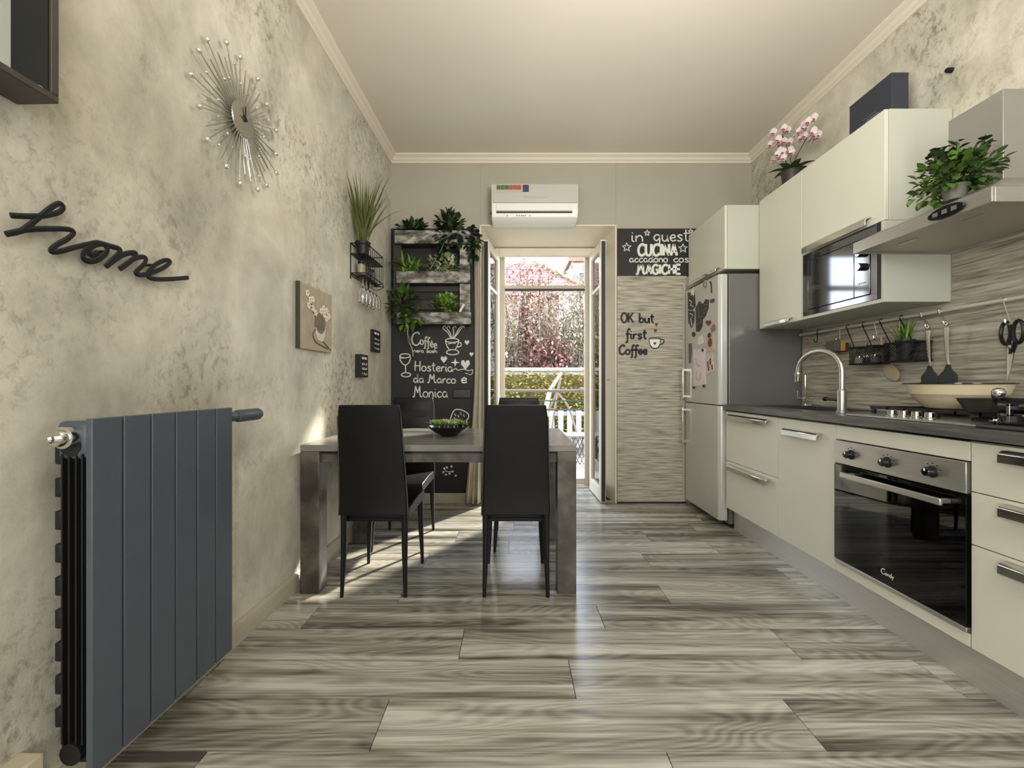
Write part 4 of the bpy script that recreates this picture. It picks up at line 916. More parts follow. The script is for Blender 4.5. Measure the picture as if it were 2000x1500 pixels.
def hook(y, ln, m, label, dx=-.02, tilt=0):
    t = thing('s_hook', label, 'hook', (XR, y, ZR), 'hooks on the utensil rail')
    pts = [(XR+.010, y, ZR-.006), (XR+.006, y, ZR+.0105), (XR-.007, y, ZR+.0095), (XR-.010, y, ZR-.008), (XR+dx, y+tilt, ZR-ln+.01), (XR+dx-.008, y+tilt, ZR-ln), (XR+dx-.020, y+tilt, ZR-ln+.004), (XR+dx-.022, y+tilt, ZR-ln+.02)]
    MB().tube(smooth_pts(pts, 3), .0028, 6).build('wire', m, t); return t
def basket(y0, y1, x0, x1, z0, z1, label):
    t = thing('mesh_basket', label, 'basket', ((x0+x1)/2, (y0+y1)/2, z0), 'mesh baskets on the utensil rail'); 
    MB().tube([(x0, y0, z1), (x0, y1, z1), (x1, y1, z1), (x1, y0, z1)], .0045, 6, closed=True).build('rim', BLKMETAL, t)
    MB().tube([(x0, y0, z0), (x0, y1, z0), (x1, y1, z0), (x1, y0, z0)], .005, 6, closed=True).build('rim', BLKMETAL, t)
    MB().box(x0, x1, y0, y1, z0-.002, z0+.002).build('base', BLKMETAL, t)
    b = MB(); h = z1-z0; st = .016
    def side(P, L):
        k = -h
        while k < L:
            for (a, c) in (((k, 0), (k+h, h)), ((k+h, 0), (k, h))):
                (p0, q0), (p1, q1) = a, c; sl = (q1-q0)/(p1-p0)
                if p0 > p1: p0, q0, p1, q1 = p1, q1, p0, q0
                if p0 < 0: q0 += sl*(0-p0); p0 = 0
                if p1 > L: q1 += sl*(L-p1); p1 = L
                if p1-p0 > .002: b.tube([P(p0, q0), P(p1, q1)], .0014, 3)
            k += st
    side(lambda u, v: (x0, y0+u, z0+v), y1-y0); side(lambda u, v: (x0+u, y0, z0+v), x1-x0); side(lambda u, v: (x0+u, y1, z0+v), x1-x0); side(lambda u, v: (x1, y0+u, z0+v), y1-y0)
    b.build('wire_mesh', BLKMETAL, t, kind='stuff', smooth=False)
    return t
basket(2.375, 2.545, 1.995, 2.085, 1.165, 1.262, 'black mesh basket on the rail, the farther one holding small jars')
basket(2.135, 2.305, 1.995, 2.085, 1.168, 1.264, 'black mesh basket on the rail, the nearer one beside the hanging pot')
for y, ln, lab in ((2.52, .14, 'black hook carrying the far side of the farther mesh basket'), (2.40, .14, 'black hook carrying the near side of the farther mesh basket'), (2.28, .14, 'black hook carrying the far side of the nearer mesh basket'), (2.155, .14, 'black hook carrying the near side of the nearer mesh basket')):
    hook(y+.125, ln, BLKMETAL, lab, -.065, -.125)
for k, (y, c, lb) in enumerate(((2.52, (214, 212, 204), 'small white jar in the farther mesh basket'), (2.465, (40, 42, 44), 'small dark jar in the farther mesh basket'), (2.412, (110, 112, 112), 'small grey jar in the farther mesh basket'))):
    q = (2.035, y, 1.1675); t = thing('small_jar', lb, 'jar', q); MB().lathe([(.019, 0), (.021, .003), (.021, .034), (.017, .038)], q, 14).build('jar', mat('jar_finish', c, .3), t); MB().lathe([(.018, .037), (.018, .046), (.014, .048)], q, 14).build('lid', CHROME, t)
q = Vector((2.035, 2.225, 1.1705))
gp = thing('potted_grass', 'black pot of short green grass standing in the nearer mesh basket', 'plant', tuple(q)); pot(gp, tuple(q), .030, .040, .10, BLACK)
for i in range(44):
    a = R.uniform(0, 6.28); s_ = R.uniform(.1, .75); b = MB()
    b.leaf(q+Vector((R.uniform(-.02, .02), R.uniform(-.03, .03), .095)), (math.cos(a)*s_*.7-.1, math.sin(a)*s_*1.1+.1, 1), R.uniform(.07, .145), .009, R.uniform(.1, .7), seg=4); b.build('blade', LEAFB if i % 3 == 0 else LEAF, gp)
# sponge pad, spoon, spatulas, scissors
hook(2.70, .085, CHROME, 'steel hook holding the yellow and grey sponge', -.01)
sp = thing('sponge', 'grey, yellow and dark red layered sponge hanging from the rail', 'sponge', (2.05, 2.69, 1.26))
MB().box(1.998, 2.034, 2.66, 2.74, 1.255, 1.318).build('scourer', mat('grey_scourer', (84, 82, 78), .9, bump=.5), sp, bev=.003)
MB().box(2.034, 2.064, 2.66, 2.74, 1.255, 1.318).build('foam', mat('yellow_foam', (170, 138, 62), .9, bump=.3), sp, bev=.003)
MB().box(2.064, 2.082, 2.658, 2.742, 1.25, 1.306).build('backing', mat('dark_red_backing', (70, 28, 24), .8), sp, bev=.002)
hook(2.90, .07, BLKMETAL, 'dark hook near the fridge end of the rail', -.01)
hook(2.385+.055, .10, CHROME, 'steel hook holding the pale wooden spoon', .005)
sp = thing('wooden_spoon', 'pale wide wooden spoon hanging between the two mesh baskets', 'spoon', (2.085, 2.40, 1.08)); WD = mat('pale_beech', (176, 160, 132), .6, var=.06, vscale=6, stretch=(1, 1, .2))
b = MB(); b.tube(smooth_pts([(2.093, 2.438, 1.32), (2.093, 2.430, 1.22), (2.092, 2.415, 1.15)], 4), [.006]*9, 8); b.build('handle', WD, sp)
b = MB(); b.xf = Matrix.Translation((2.090, 2.372, 1.115)) @ Matrix.Rotation(math.radians(38), 4, 'X'); b.ball((0, 0, 0), (.007, .062, .040), 18, 10); b.build('bowl', WD, sp)
def spatula(y, z1, z0, label):
    t = thing('spatula', label, 'spatula', (2.06, y, z0), 'steel handled spatulas on the rail')
    b = MB(); b.tube(smooth_pts([(2.056, y, z1), (2.058, y+.003, z1-.05), (2.070, y+.010, z1-.14), (2.064, y-.004, z0+.05)], 4), [.012, .012, .011, .010, .010, .0095, .009, .008, .007, .006, .006, .005, .005], 10, sq=.55, up=(1, 0, 0)); b.build('handle', mat('satin_steel_handle', (196, 192, 178), .3, metal=.6), t)
    b = MB(); pr = [(y-.008, z0+.055), (y+.008, z0+.055), (y+.018, z0+.03), (y+.042, z0+.004), (y+.042, z0-.05), (y-.042, z0-.05), (y-.042, z0+.004), (y-.018, z0+.03)]
    b.prism(pr, 'x', 2.060, 2.067); b.build('head', mat('dark_slate_silicone', (34, 40, 38), .5), t, bev=.002)
    MB().tube([(2.056, y, z1+.012), (2.056, y+.007, z1+.02), (2.056, y, z1+.028), (2.056, y-.007, z1+.02)], .002, 5, closed=True).build('loop', CHROME, t)
spatula(2.125, 1.315, 1.085, 'steel handled dark spatula hanging in the wok, the farther of two')
spatula(2.035, 1.318, 1.087, 'steel handled dark spatula hanging in the wok, the nearer of two')
hook(2.165, .078, CHROME, 'steel hook holding the farther spatula', -.003, -.04); hook(2.075, .075, CHROME, 'steel hook holding the nearer spatula', -.003, -.04)
sc = thing('scissors', 'black handled steel kitchen scissors hanging from the rail', 'scissors', (2.06, 1.77, 1.06))
for s_ in (-1, 1):
    b = MB(); b.tube(smooth_pts([(2.058+.004*s_, 1.77+s_*(.026+.018*math.cos(a)), 1.262+.046*math.sin(a)) for a in [i*math.pi/5 for i in range(10)]], 2, True), .007, 7, closed=True); b.tube([(2.058+.004*s_, 1.77+s_*.018, 1.226), (2.058, 1.77, 1.18)], .008, 8); b.build('handle_loop', BLKMETAL, sc)
    b = MB(); b.prism([(1.762, 1.21), (1.781, 1.21), (1.783, 1.14), (1.787+.003*s_, 1.060), (1.774+.003*s_, 1.11), (1.764, 1.16)], 'x', 2.057+.003*s_-.0015, 2.057+.003*s_+.0015); b.build('blade', CHROME, sc)
MB().lathe([(.005, 2.050), (.005, 2.066)], (0, 1.772, 1.178), 10, 'x').build('pivot', BLKMETAL, sc)
hook(1.80, .105, CHROME, 'steel hook holding the kitchen scissors', -.006, -.02)

# wall cabinets
XU = 1.79
def wall_unit(label, y0, y1, z0, z1, xf):
    t = thing('wall_cabinet', label, 'cabinet', ((xf+XB)/2, (y0+y1)/2, z0))
    MB().box(xf+.021, XB, y0+.001, y1-.001, z0, z1).build('carcass', CABSIDE, t, bev=.001); return t
t = wall_unit('tall narrow ivory wall cabinet between the fridge and the microwave', 2.657, 3.112, 1.445, 2.372, XU); f_ = front(t, 'door', 2.657, 3.112, 1.445, 2.372, XU); handle(f_, 2.74, 3.0, 1.482, XU, .034)
t = thing('wall_cabinet', 'ivory wall cabinet with lift-up door, microwave set in below', 'cabinet', (1.95, 2.36, 1.445))
y0, y1 = 2.064, 2.655
MB().box(XU+.021, XB, y0, y1, 1.838, 2.372).build('carcass', CABSIDE, t, bev=.001)
f_ = front(t, 'door', y0, y1, 1.838, 2.372, XU); handle(f_, 2.14, 2.61, 1.885, XU, .046)
b = MB(); b.box(XU-.004, XB, y0, y0+.018, 1.445, 1.836); b.box(XU-.004, XB, y1-.016, y1, 1.445, 1.836); b.box(XU-.004, XB, y0+.018, y1-.016, 1.445, 1.463); b.box(XB-.01, XB, y0+.018, y1-.016, 1.463, 1.836); b.build('niche', CABSIDE, t, bev=.001)
mwv = thing('microwave', 'mirror-dark built-in microwave with two knobs under the lift-up cabinet', 'microwave', (1.95, 2.36, 1.464)); MIR = mat('mirror_dark_glass', (116, 118, 122), .07, metal=.95)
ya, yb = y0+.0195, y1-.0175
MB().box(XU+.008, XB-.02, ya+.02, yb-.02, 1.466, 1.825).build('housing', BLACK, mwv)
b = MB(); b.box(XU-.006, XU+.008, ya, yb, 1.464, 1.495); b.box(XU-.006, XU+.008, ya, yb, 1.79, 1.834); b.box(XU-.006, XU+.008, yb-.045, yb, 1.495, 1.79); b.box(XU-.006, XU+.008, ya, ya+.055, 1.495, 1.79); b.build('trim_frame', MIR, mwv, bev=.001)
MB().box(XU-.0065, XU+.008, ya-.001, ya+.018, 1.464, 1.834).build('dark_edge', BLACK, mwv)
MB().box(XU-.008, XU+.008, ya+.16, yb-.049, 1.499, 1.786).build('door_glass', MIR, mwv, bev=.0015)
MB().box(XU-.008, XU+.008, ya+.059, ya+.156, 1.499, 1.786).build('control_panel', MIR, mwv, bev=.0015)
for z in (1.715, 1.645):
    b = MB(); b.lathe([(.019, XU-.009), (.019, XU-.028), (.017, XU-.031)], (0, ya+.105, z), 20, 'x'); kb = b.build('knob', BLKMETAL, mwv); MB().lathe([(.017, XU-.031), (.016, XU-.034), (0, XU-.034)], (0, ya+.105, z), 20, 'x').build('knob_cap', CHROME, kb)
b = MB()
for i in range(4): b.box(XU-.009, XU-.0075, ya+.085+.012*i, ya+.090+.012*i, 1.56, 1.566)
b.build('panel_marks', BLACK, mwv)
t = wall_unit('ivory wall cabinet above the silver fridge', 3.118, 3.76, 1.885, 2.349, 1.543); f_ = front(t, 'door', 3.118, 3.76, 1.885, 2.349, 1.543); handle(f_, 3.19, 3.70, 1.922, 1.543, .034)

# fridge
fr = thing('fridge', 'tall silver two-door fridge freezer covered with magnets', 'fridge', (1.83, 3.44, 0))
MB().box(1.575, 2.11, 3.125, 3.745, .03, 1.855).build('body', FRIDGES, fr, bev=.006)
MB().box(1.60, 2.09, 3.14, 3.73, 0, .03).build('plinth', BLACK, fr)
XD = 1.505
def fdoor(z0, z1):
    b = MB(); b.prism([(1.568, 3.128), (1.525, 3.128), (XD, 3.145), (XD, 3.728), (1.525, 3.742), (1.568, 3.742)], 'z', z0, z1); d = b.build('door', FRIDGE, fr, bev=.004)
    MB().box(1.568, 1.576, 3.135, 3.735, z0+.01, z1-.01).build('gasket', BLACK, d); return d
dA = fdoor(.897, 1.852); dB = fdoor(.055, .890)
for d_, z0, z1 in ((dA, .925, 1.19), (dB, .54, .85)):
    b = MB(); b.box(1.463, 1.475, 3.69, 3.715, z0, z1); b.box(1.47, XD+.002, 3.692, 3.713, z0+.01, z0+.03); b.box(1.47, XD+.002, 3.692, 3.713, z1-.03, z1-.01); b.build('handle', CHROME, d_, bev=.002)
def TFZ(x, y): return TR(x, y, XD)
def magnet(name, label, cat, pts, m, th=.003, closed=True):
    q = [TFZ(*p) for p in pts]; t = thing(name, label, cat, (XD, sum(a for a, _ in q)/len(q), sum(a for _, a in q)/len(q)), 'fridge magnets and notes'); b = MB(); b.prism(q, 'x', XD-th, XD-.0003); b.build('plate', m, t); return t
def TFM(x, y, n=.0035): a, z = TFZ(x, y); return (XD-n, a, z)
MGB = mat('black_magnet', (24, 24, 26), .4); MGW = mat('white_paper', (222, 216, 212), .8)
t = magnet('magnet', 'round pale badge magnet at the top of the fridge door', 'magnet', ring(1378.5, 556, 5, 9, 0, 330, 11), mat('pale_badge', (176, 170, 158), .5)); b = MB(); b.tube([TFM(*p) for p in ring(1378.5, 556, 3, 6, 0, 330, 9)], .002, 5, closed=True); b.build('badge_ring', MGB, t)
t = magnet('magnet', 'black tall wing-shaped magnet with white writing at the far edge of the fridge door', 'magnet', [(1344, 571), (1357, 575), (1359, 598), (1352, 606), (1344, 604)], MGB)
b = MB(); b.tube([TFM(*p) for p in ((1347, 586), (1352, 590), (1349, 596), (1355, 599))], .003, 5); b.build('white_scrawl', MGW, t)
t = magnet('magnet', 'black leaf-shaped magnet with a white mark below the wing-shaped one', 'magnet', [(1344, 606), (1357, 608), (1356, 628), (1351, 641), (1345, 630)], MGB)
b = MB(); b.tube([TFM(*p) for p in ((1348, 612), (1355, 616), (1350, 622), (1352, 636))], .003, 5); b.build('white_scrawl', MGW, t)
t = magnet('magnet', 'large black butterfly wing magnet with grey lines in the middle of the fridge door', 'magnet', [(1359, 602), (1366, 588), (1373, 594), (1379, 584), (1385, 586), (1384, 602), (1378, 618), (1373, 624), (1372, 638), (1366, 648), (1360, 648)], MGB)
for (a, c) in (((1364, 600), (1367, 620)), ((1376, 596), (1382, 594)), ((1374, 606), (1381, 602)), ((1362, 622), (1374, 616)), ((1362, 634), (1371, 628)), ((1373, 612), (1379, 610))):
    b = MB(); b.tube([TFM(*a), TFM(*c)], .0022, 4); b.build('grey_line', mat('grey_print_line', (128, 128, 124), .6), t)
b = MB(); q = TFZ(1354, 570); b.prism([(q[0]+.05*math.cos(math.radians(a_))*(1 if i % 2 else .45), q[1]+.04*math.sin(math.radians(a_))*(1 if i % 2 else .45)) for i, a_ in enumerate(range(0, 360, 36))], 'x', XD-.006, XD-.0035)
tag(b.build('magnet', CHALKW), 'white star magnet at the top far corner of the fridge door', 'magnet', 'fridge magnets and notes')
t = magnet('magnet', 'small curved black hook magnet near the top edge of the fridge door', 'magnet', [(1386, 549), (1390, 551), (1391, 572), (1389, 572), (1388.5, 556)], MGB)
t = magnet('magnet', 'small grey and black cluster magnet at the near edge of the fridge door', 'magnet', [(1387, 586), (1393, 583), (1396, 585), (1395, 590), (1388, 592)], mat('grey_cluster', (74, 70, 66), .5))
t = magnet('magnet', 'small dark red heart magnet right of the butterfly wing', 'magnet', heart(1384, 631, 6), mat('dark_red_magnet', (96, 46, 44), .5))
t = magnet('magnet', 'small brown and pink figure magnet at the near edge of the fridge door', 'magnet', [(1388, 641), (1394, 632), (1398, 636), (1398, 645), (1390, 650)], mat('pinkish_magnet', (150, 112, 104), .5))
t = magnet('magnet', 'small round dark magnet below the leaf-shaped ones', 'magnet', ring(1355, 653, 3.4, 5, 0, 330, 9), MGB)
t = magnet('note', 'small white card on the fridge door above the pink drawing', 'paper', [(1363, 660), (1371, 654), (1374, 670), (1368, 674), (1363, 672)], MGW)
t = magnet('photo', 'reddish photo print of faces on the fridge door, upper of two', 'photo', [(1380, 657), (1394, 652), (1395, 684), (1379, 689)], mat('pink_photo_paper', (196, 168, 158), .5)); b = MB(); b.ball(TFM(1387.5, 669, .0035), (.0015, .035, .035), 12, 8); b.build('photo_print', mat('red_brown_print', (116, 60, 48), .5), t)
b = MB(); b.ball(TFM(1386, 655, .0036), (.0012, .03, .02), 10, 6); b.build('photo_print', MGB, t)
t = magnet('photo', 'reddish photo print on the fridge door, lower of two', 'photo', [(1377, 697), (1392, 691), (1395, 725), (1380, 732)], mat('pale_photo_paper', (206, 190, 184), .5))
for p0, p1 in (((1383, 706), (1385, 724)), ((1388, 700), (1388, 712)), ((1391, 712), (1392, 722))): b = MB(); b.tube([TFM(*p0), TFM(*p1)], .012, 5, sq=.1, up=(1, 0, 0)); b.build('photo_print', mat('maroon_print', (98, 48, 44), .5), t)
t = magnet('drawing', 'long white and pink child drawing on the fridge door', 'paper', [(1354, 682), (1377, 681), (1379, 750), (1356, 755)], mat('pinkish_white_paper', (218, 208, 210), .85))
for pts in ([(1360, 700), (1362, 712), (1368, 716)], [(1362, 726), (1360, 738), (1366, 744)], [(1370, 728), (1368, 742)]): b = MB(); b.tube([TFM(*p) for p in pts], .003, 4); b.build('pencil_line', mat('pink_pencil', (176, 140, 150), .7), t)
for x, y, lb in ((1374, 684, 'small round black magnet at the top corner of the pink drawing'), (1356.5, 757, 'small dark magnet at the lower far corner of the pink drawing'), (1376, 754, 'thin dark clip magnet at the lower near corner of the pink drawing')):
    q = TFZ(x, y); b = MB(); b.lathe([(.011, XD-.0036), (.011, XD-.011), (.008, XD-.013)], (0, q[0], q[1]), 12, 'x'); tag(b.build('magnet', MGB), lb, 'magnet', 'fridge magnets and notes')
t = magnet('magnet', 'narrow patterned magnet strip at the far edge of the fridge door', 'magnet', [(1345, 672), (1351, 670), (1352, 682), (1350, 708), (1346, 710)], mat('mauve_strip', (112, 96, 98), .6))

# hood
hd = thing('cooker_hood', 'stainless steel chimney cooker hood over the hob', 'cooker hood', (1.87, 1.765, 1.67)); ya, yb = 1.465, 2.062; xa = 1.635
b = MB(); b.box(xa, xa+.012, ya, yb, 1.672, 1.724); b.box(xa+.012, XB-.008, ya, ya+.012, 1.672, 1.724); b.box(xa+.012, XB-.008, yb-.012, yb, 1.672, 1.724); b.box(XB-.02, XB-.008, ya+.012, yb-.012, 1.672, 1.724); b.build('fascia', STEEL, hd, bev=.0015)
b = MB(); top = [(1.86, 1.625), (XB-.008, 1.625), (XB-.008, 1.845), (1.86, 1.845)]; bot = [(xa, ya), (XB-.008, ya), (XB-.008, yb), (xa, yb)]
b.v += [(x, y, 1.7245) for x, y in bot]+[(x, y, 1.83) for x, y in top]
b.f += [(0, 1, 2, 3), (4, 7, 6, 5)]+[(i, (i+1) % 4, 4+(i+1) % 4, 4+i) for i in range(4)]; b.build('canopy', STEELH, hd, bev=.001)
MB().box(1.865, XB-.008, 1.633, 1.838, 1.8305, 2.172).build('chimney', STEELH, hd, bev=.0015)
MB().box(xa+.013, XB-.021, ya+.013, yb-.013, 1.680, 1.690).build('underside_panel', mat('grey_hood_filter', (176, 172, 158), .45, metal=.3), hd)
for y in (1.62, 1.90): MB().box(xa+.10, xa+.125, y-.04, y+.04, 1.676, 1.6805).build('filter_latch', STEEL, hd)
b = MB(); b.xf = Matrix.Translation((xa-.001, 1.617, 1.698)) @ Matrix.Rotation(0, 4, 'X'); b.prism([(.068*math.cos(a), .023*math.sin(a)) for a in [i*math.pi/14 for i in range(28)]], 'x', -.008, .001); cp = b.build('control_oval', BLKGLOSS, hd, bev=.002)
b = MB()
for dy in (-.035, 0, .035): b.box(xa-.012, xa-.009, 1.617+dy-.009, 1.617+dy+.009, 1.690, 1.706)
b.build('buttons', mat('grey_button', (96, 94, 90), .4), cp)
t = thing('potted_plant', 'bushy green artificial plant in a small pot on the cooker hood', 'plant', (1.705, 1.655, 1.752))
q = Vector((1.705, 1.655, 1.7565)); pot(t, tuple(q), .030, .042, .045, mat('grey_green_pot', (92, 92, 80), .6))
b = MB(); bush(b, q+Vector((0, 0, .10)), (.115, .135, .065), 300, .034, .026, (0, 0, .25)); bush(b, q+Vector((-.02, .07, .06)), (.07, .07, .05), 70, .034, .026, (0, 0, -.1)); b.build('foliage', LEAF, t, kind='stuff')
b = MB()
for i in range(22):
    a = R.uniform(0, 6.28); s_ = R.uniform(.03, .12); e = q+Vector((math.cos(a)*s_, math.sin(a)*s_, R.uniform(.10, .2))); b.tube([q+Vector((0, 0, .04)), e], .0016, 4)
    for k in range(5): bush(b, e-Vector((0, 0, .012*k)), (.012, .012, .004), 2, .028, .022)
b.build('sprig', LEAFD, t, kind='stuff')

# on top of the wall cabinets
bx = thing('box', 'dark navy cardboard box on top of the wall cabinet', 'box', (1.945, 2.29, 2.3725)); NAVY = mat('navy_card', (46, 50, 60), .55)
MB().box(1.902, 1.988, 2.155, 2.425, 2.3725, 2.60).build('carton', NAVY, bx, bev=.002)
MB().box(1.9015, 1.9885, 2.1545, 2.4255, 2.5995, 2.612).build('lid', NAVY, bx, bev=.002)
b = MB(); text(b, 'NICE', lambda x, y: (1.9012, 2.30-x, 2.452-y), 0, 0, .10, .022, .0022, nrm=(1, 0, 0)); b.v = []; b.f = []
b.box(1.9005, 1.902, 2.23, 2.31, 2.455, 2.463); b.box(1.9005, 1.902, 2.22, 2.39, 2.432, 2.438); b.box(1.9005, 1.902, 2.25, 2.33, 2.474, 2.478); b.build('faint_print', mat('faint_grey_print', (96, 98, 104), .6), bx)
q = Vector((1.885, 2.90, 2.3725))
oc = thing('potted_orchid', 'pale pink orchid in a dark pot on top of the wall cabinet', 'plant', tuple(q)); pot(oc, tuple(q), .05, .062, .10, DKWOOD)
for i in range(7):
    a = i*.9; b = MB(); b.leaf(q+Vector((0, 0, .105)), (math.cos(a), math.sin(a), .55), .15, .05, .9, seg=5); b.build('leaf', LEAFD, oc)
for (tip, n) in (((-.03, .05, .38), 12), ((.02, -.17, .30), 12), ((-.045, .02, .22), 8)):
    st = smooth_pts([q+Vector((0, 0, .1)), q+Vector((tip[0]*.2, tip[1]*.2, tip[2]*.6)), q+Vector(tip)], 5)
    b = MB(); b.tube(st, .003, 5); b.build('flower_stem', LEAFD, oc)
    for k in range(n):
        c = q+Vector(tip)+Vector((R.uniform(-.06, .04), R.uniform(-.055, .055), R.uniform(-.075, .03))); b = MB()
        for j in range(5): a = j*1.257; b.leaf(c, (-.5, math.cos(a), math.sin(a)), .048, .040, 0)
        fl_ = b.build('flower', PETAL, oc)
        MB().ball(c+Vector((-.008, 0, 0)), .011, 8, 5).build('flower_heart', PETALD, fl_)
b = MB(); b.lathe([(.010, 2.09), (.012, 2.10), (.012, 2.1165)], (0, 2.07, 2.56), 12, 'x'); tag(b.build('wall_peg', BLKMETAL), 'small black peg on the right wall above the cooker hood', 'peg')

# ---------------------------------------------------------------- outside
TERR = mat('pale_terrace_slab', (155, 149, 138), .7, var=.05, vscale=3)
tr = struct('floor_terrace'); tr.name = 'floor.001'; MW['floor.001'] = Matrix()
MB().box(-4, 5, 4.52, 12, -.25, -.045).build('bed', mat('terrace_joint', (84, 78, 68), .9), tr, smooth=False)
yy = 4.52
for j in range(4):
    for i in range(10):
        MB().box(-1.6+i*.42+.003, -1.18+i*.42-.003, 4.523+j*.42, 4.937+j*.42, -.045, -.02).build('slab', TERR, tr)
MB().box(-30, 40, 6.2, 60, -.6, -.26).build('floor', mat('garden_soil', (105, 95, 72), .95, var=.2, vscale=1), smooth=False)['kind'] = 'structure'
rg = thing('railing', 'slim metal terrace railing with green wire outside the glazed door', 'railing', (.3, 5.35, -.02))
GREYM = mat('grey_railing_paint', (105, 96, 82), .5)
b = MB(); b.tube([(-1.6, 5.35, .966), (2.4, 5.35, .966)], .018, 8); b.build('top_bar', GREYM, rg)
b = MB(); b.tube([(.84, 5.35, .966), (.95, 5.35, .966)], .038, 10); b.build('bar_joint', GREYM, rg)
MB().tube([(-1.6, 5.35, .842), (2.4, 5.35, .842)], .008, 6).build('green_wire', mat('green_wire', (49, 74, 53), .5), rg)
MB().tube([(-1.6, 5.35, .730), (2.4, 5.35, .730)], .011, 6).build('lower_bar', mat('dark_rail', (67, 68, 64), .5), rg)
for x in (-1.6, -.55, 1.15, 2.4): MB().box(x-.02, x+.02, 5.33, 5.37, -.02, .98).build('post', GREYM, rg)
FW = mat('white_fence_paint', (166, 163, 156), .6)
fe = thing('picket_fence', 'white picket fence at the end of the terrace', 'fence', (.6, 7.4, -.26))
for z in (.02, .50): MB().box(-3, 4.5, 7.43, 7.46, z, z+.07).build('rail', FW, fe)
b = MB(); b.prism([(-.045, -.26), (.045, -.26), (.045, .59), (0, .63), (-.045, .59)], 'y', 7.40, 7.43); pk = b.build('picket', FW, fe, smooth=False)
for i in range(48): child_copy(pk, Matrix.Translation((-3.5+.155*i, 0, 0)))
LSAND = leafmat('hedge_leaf', (112, 104, 44), (206, 188, 122)); LRED = leafmat('russet_leaf', (110, 58, 50), (178, 134, 116)); LOLV = leafmat('olive_twig_leaf', (104, 96, 66), (176, 166, 132))
BARK = mat('pale_bark', (131, 118, 105), .9, var=.15, vscale=6); BARKD = mat('brown_bark', (86, 68, 58), .9, var=.2, vscale=6)
hg = thing('hedge', 'clipped yellow-green hedge below a white wall cap across the garden', 'hedge', (1, 8.8, -.26))
MB().box(-6, 8, 8.75, 9.1, -.26, 1.24).build('hedge_core', mat('hedge_core', (92, 84, 42), .95, var=.4, vscale=14), hg)
b = MB()
for i in range(9000): b.leaf((R.uniform(-3.2, 4.6), 8.74-R.random()*.10, R.uniform(-.2, 1.30)), (R.uniform(-1, 1), -1, R.uniform(-.6, 1)), .075, .05, .2, seg=3)
b.build('foliage', LSAND, hg, kind='stuff', smooth=False)
gw = thing('garden_wall', 'low garden wall with a white cap behind the hedge', 'wall', (1, 9.3, -.26)); MB().box(-6, 8, 9.2, 9.4, -.26, 1.33).build('wall_body', FW, gw); MB().box(-6, 8, 9.14, 9.46, 1.33, 1.40).build('cap', FW, gw)
def shrub(x, y, h, wd, label, nb, nl, lm, tw, seed):
    rr = random.Random(seed); t = thing('garden_shrub', label, 'shrub', (x, y, -.26), 'shrubs beyond the garden wall'); b = MB(); tips = []
    for i in range(nb):
        a = rr.uniform(0, 6.28); s_ = rr.random()**.6*wd; hh = h*rr.uniform(.55, 1)
        p0 = Vector((x+math.cos(a)*s_*.25, y+math.sin(a)*s_*.2, -.26)); p2 = Vector((x+math.cos(a)*s_, y+math.sin(a)*s_*.5, hh)); p1 = (p0+p2)/2+Vector((rr.uniform(-.2, .2), 0, .3)); P_ = smooth_pts([p0, p1, p2], 3)
        b.tube(P_, [.035-.004*k for k in range(len(P_))], 4); tips += P_[2:]
    b.build('branches', tw, t, kind='stuff', smooth=False)
    b = MB()
    for i in range(nl//6):
        p = rr.choice(tips)+Vector((rr.gauss(0, .15), rr.gauss(0, .15), rr.gauss(0, .2))); d = Vector((rr.gauss(0, 1), rr.gauss(0, .4), rr.gauss(.4, 1))).normalized(); L = rr.uniform(.2, .45); b.tube([p, p+d*L*.5+Vector((0, 0, .05)), p+d*L], [.012, .009, .004], 3)
    b.build('twigs', tw, t, kind='stuff', smooth=False)
    b = MB()
    for i in range(nl): p = rr.choice(tips)+Vector((rr.gauss(0, .2), rr.gauss(0, .2), rr.gauss(0, .25))); b.leaf(p, (rr.gauss(0, 1), rr.gauss(-.3, 1), rr.gauss(0, 1)), .10, .055, .2)
    b.build('foliage', lm, t, kind='stuff', smooth=False)
shr = [(-1.75, 12.0, 4.4, .75, 'russet shrub beyond the wall, seen left through the door glass', LRED), (-.45, 11.0, 3.7, .75, 'olive and bare twiggy shrub beyond the wall, behind the left door leaf', LOLV), (.5, 12.2, 4.4, .8, 'russet shrub beyond the wall, in the middle of the doorway', LRED), (1.3, 11.0, 3.6, .75, 'tan twiggy shrub beyond the wall, right of the doorway middle', LOLV), (2.4, 12.1, 4.4, .8, 'tall olive shrub beyond the wall at the right of the doorway', LOLV), (3.3, 11.0, 3.6, .75, 'russet shrub beyond the wall at the far right', LRED), (.9, 10.5, 2.1, .5, 'low russet bush just above the white wall cap', LRED), (-.7, 10.45, 2.05, .4, 'low yellow-green bush just above the white wall cap', LSAND)]
for i, (x, y, h, wd, lb, lm) in enumerate(shr): shrub(x, y, h, wd, lb, 30, 2600, lm, BARK if i % 2 else BARKD, 40+i)
tk = thing('bare_tree', 'pale leaning bare trunk between the railing and the hedge', 'tree', (.55, 6.4, -.26))
b = MB(); b.tube(smooth_pts([(.50, 6.4, -.26), (.50, 6.4, .5), (.56, 6.4, .92), (.74, 6.4, 1.22)], 5), [.055-.0022*k for k in range(16)], 8); b.build('trunk', mat('white_bark', (162, 158, 148), .8), tk)
b = MB(); b.tube(smooth_pts([(.51, 6.4, .60), (.66, 6.4, .9), (.72, 6.4, 1.15)], 4), .02, 6); b.tube(smooth_pts([(.60, 6.38, 1.0), (.84, 6.38, .70), (.98, 6.3, .2)], 4), .016, 6); b.tube(smooth_pts([(.70, 6.4, 1.1), (.62, 6.36, .6), (.54, 6.3, .0)], 4), .014, 6); b.build('branch', BARK, tk)
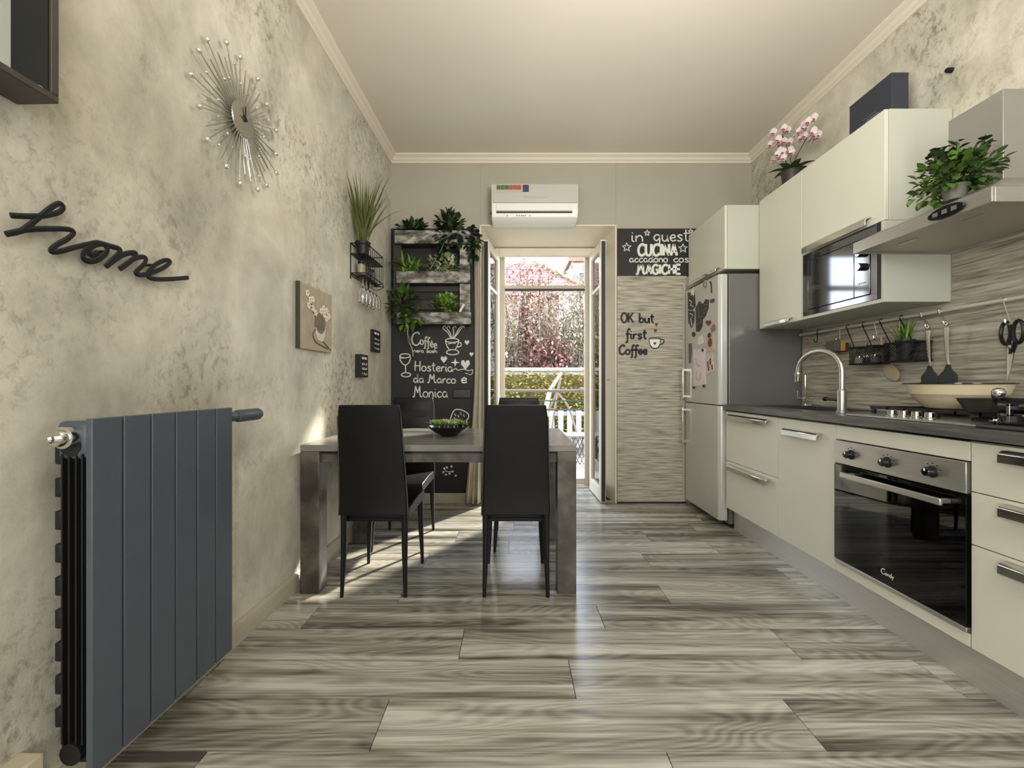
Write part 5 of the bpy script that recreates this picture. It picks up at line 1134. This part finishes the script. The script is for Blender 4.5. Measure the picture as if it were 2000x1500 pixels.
gt = thing('garden_table', 'low lattice garden table with pale patterned top on the terrace', 'table', (.82, 5.8, -.26)); LAT = mat('dark_lattice', (46, 39, 35), .6); PTOP = streaks('patterned_top', [(.35, (64, 53, 49)), (.5, (133, 121, 114)), (.65, (158, 149, 142))], (18, 18, 18), 1.0, .6, .1)
for s_ in (0,):
    MB().box(.30, 1.08, 5.72, 6.15, .335, .36).build('table_top', PTOP, gt, bev=.004)
    b = MB()
    for i in range(15):
        x = .30+.055*i; b.tube([(x, 5.73, .335), (min(x+.16, 1.08), 5.73, -.02), ], .006, 4); b.tube([(x, 5.73, -.02), (min(x+.16, 1.08), 5.73, .335)], .006, 4)
    b.build('lattice_side', LAT, gt, kind='stuff')
    for x in (.31, 1.07):
        for y in (5.73, 6.14): MB().box(x-.012, x+.012, y-.012, y+.012, -.0448, .335).build('leg', LAT, gt)
# houses
hs_ = thing('house', 'brick-pink house with a tiled roof behind the shrubs', 'house', (-1.5, 17.5, -.26)); BRK = mat('pinkish_render', (144, 118, 106), .85, var=.1, vscale=2)
MB().box(-8, 1.9, 17.3, 23, -.26, 4.7).build('walls', BRK, hs_)
TILE = mat('weathered_roof_tile', (137, 105, 95), .85, var=.16, vscale=4)
for i in range(12):
    z = 4.55+.17*i; y = 17.0+.22*i; xr = 3.4-.22*i
    b = MB(); b.prism([(y, z), (y+.30, z+.19), (y+.30, z+.23), (y, z+.05)], 'x', -8, xr); b.build('tile_row', TILE, hs_, smooth=False)
b = MB(); b.tube([(3.5, 16.95, 4.60), (1.0, 19.5, 6.62)], .09, 6); b.build('roof_edge', mat('roof_verge', (131, 123, 98), .9), hs_)
h2 = thing('house', 'white house with dark windows far behind at the right', 'house', (6, 27, -.26))
MB().box(3.6, 11, 26, 32, -.26, 8.4).build('walls', FW, h2)
for x in (4.05, 4.75, 5.5, 6.3):
    for z in (6.6, 4.4):
        wn = MB().box(x, x+.42, 25.94, 26.02, z, z+1.2).build('window', mat('window_frame_grey', (140, 137, 131), .6), h2); MB().box(x+.05, x+.37, 25.92, 25.95, z+.05, z+1.15).build('pane', mat('dark_pane', (84, 88, 91), .2), wn)
MB().box(3.4, 11.2, 25.7, 32.3, 8.4, 8.7).build('roof', TILE, h2)
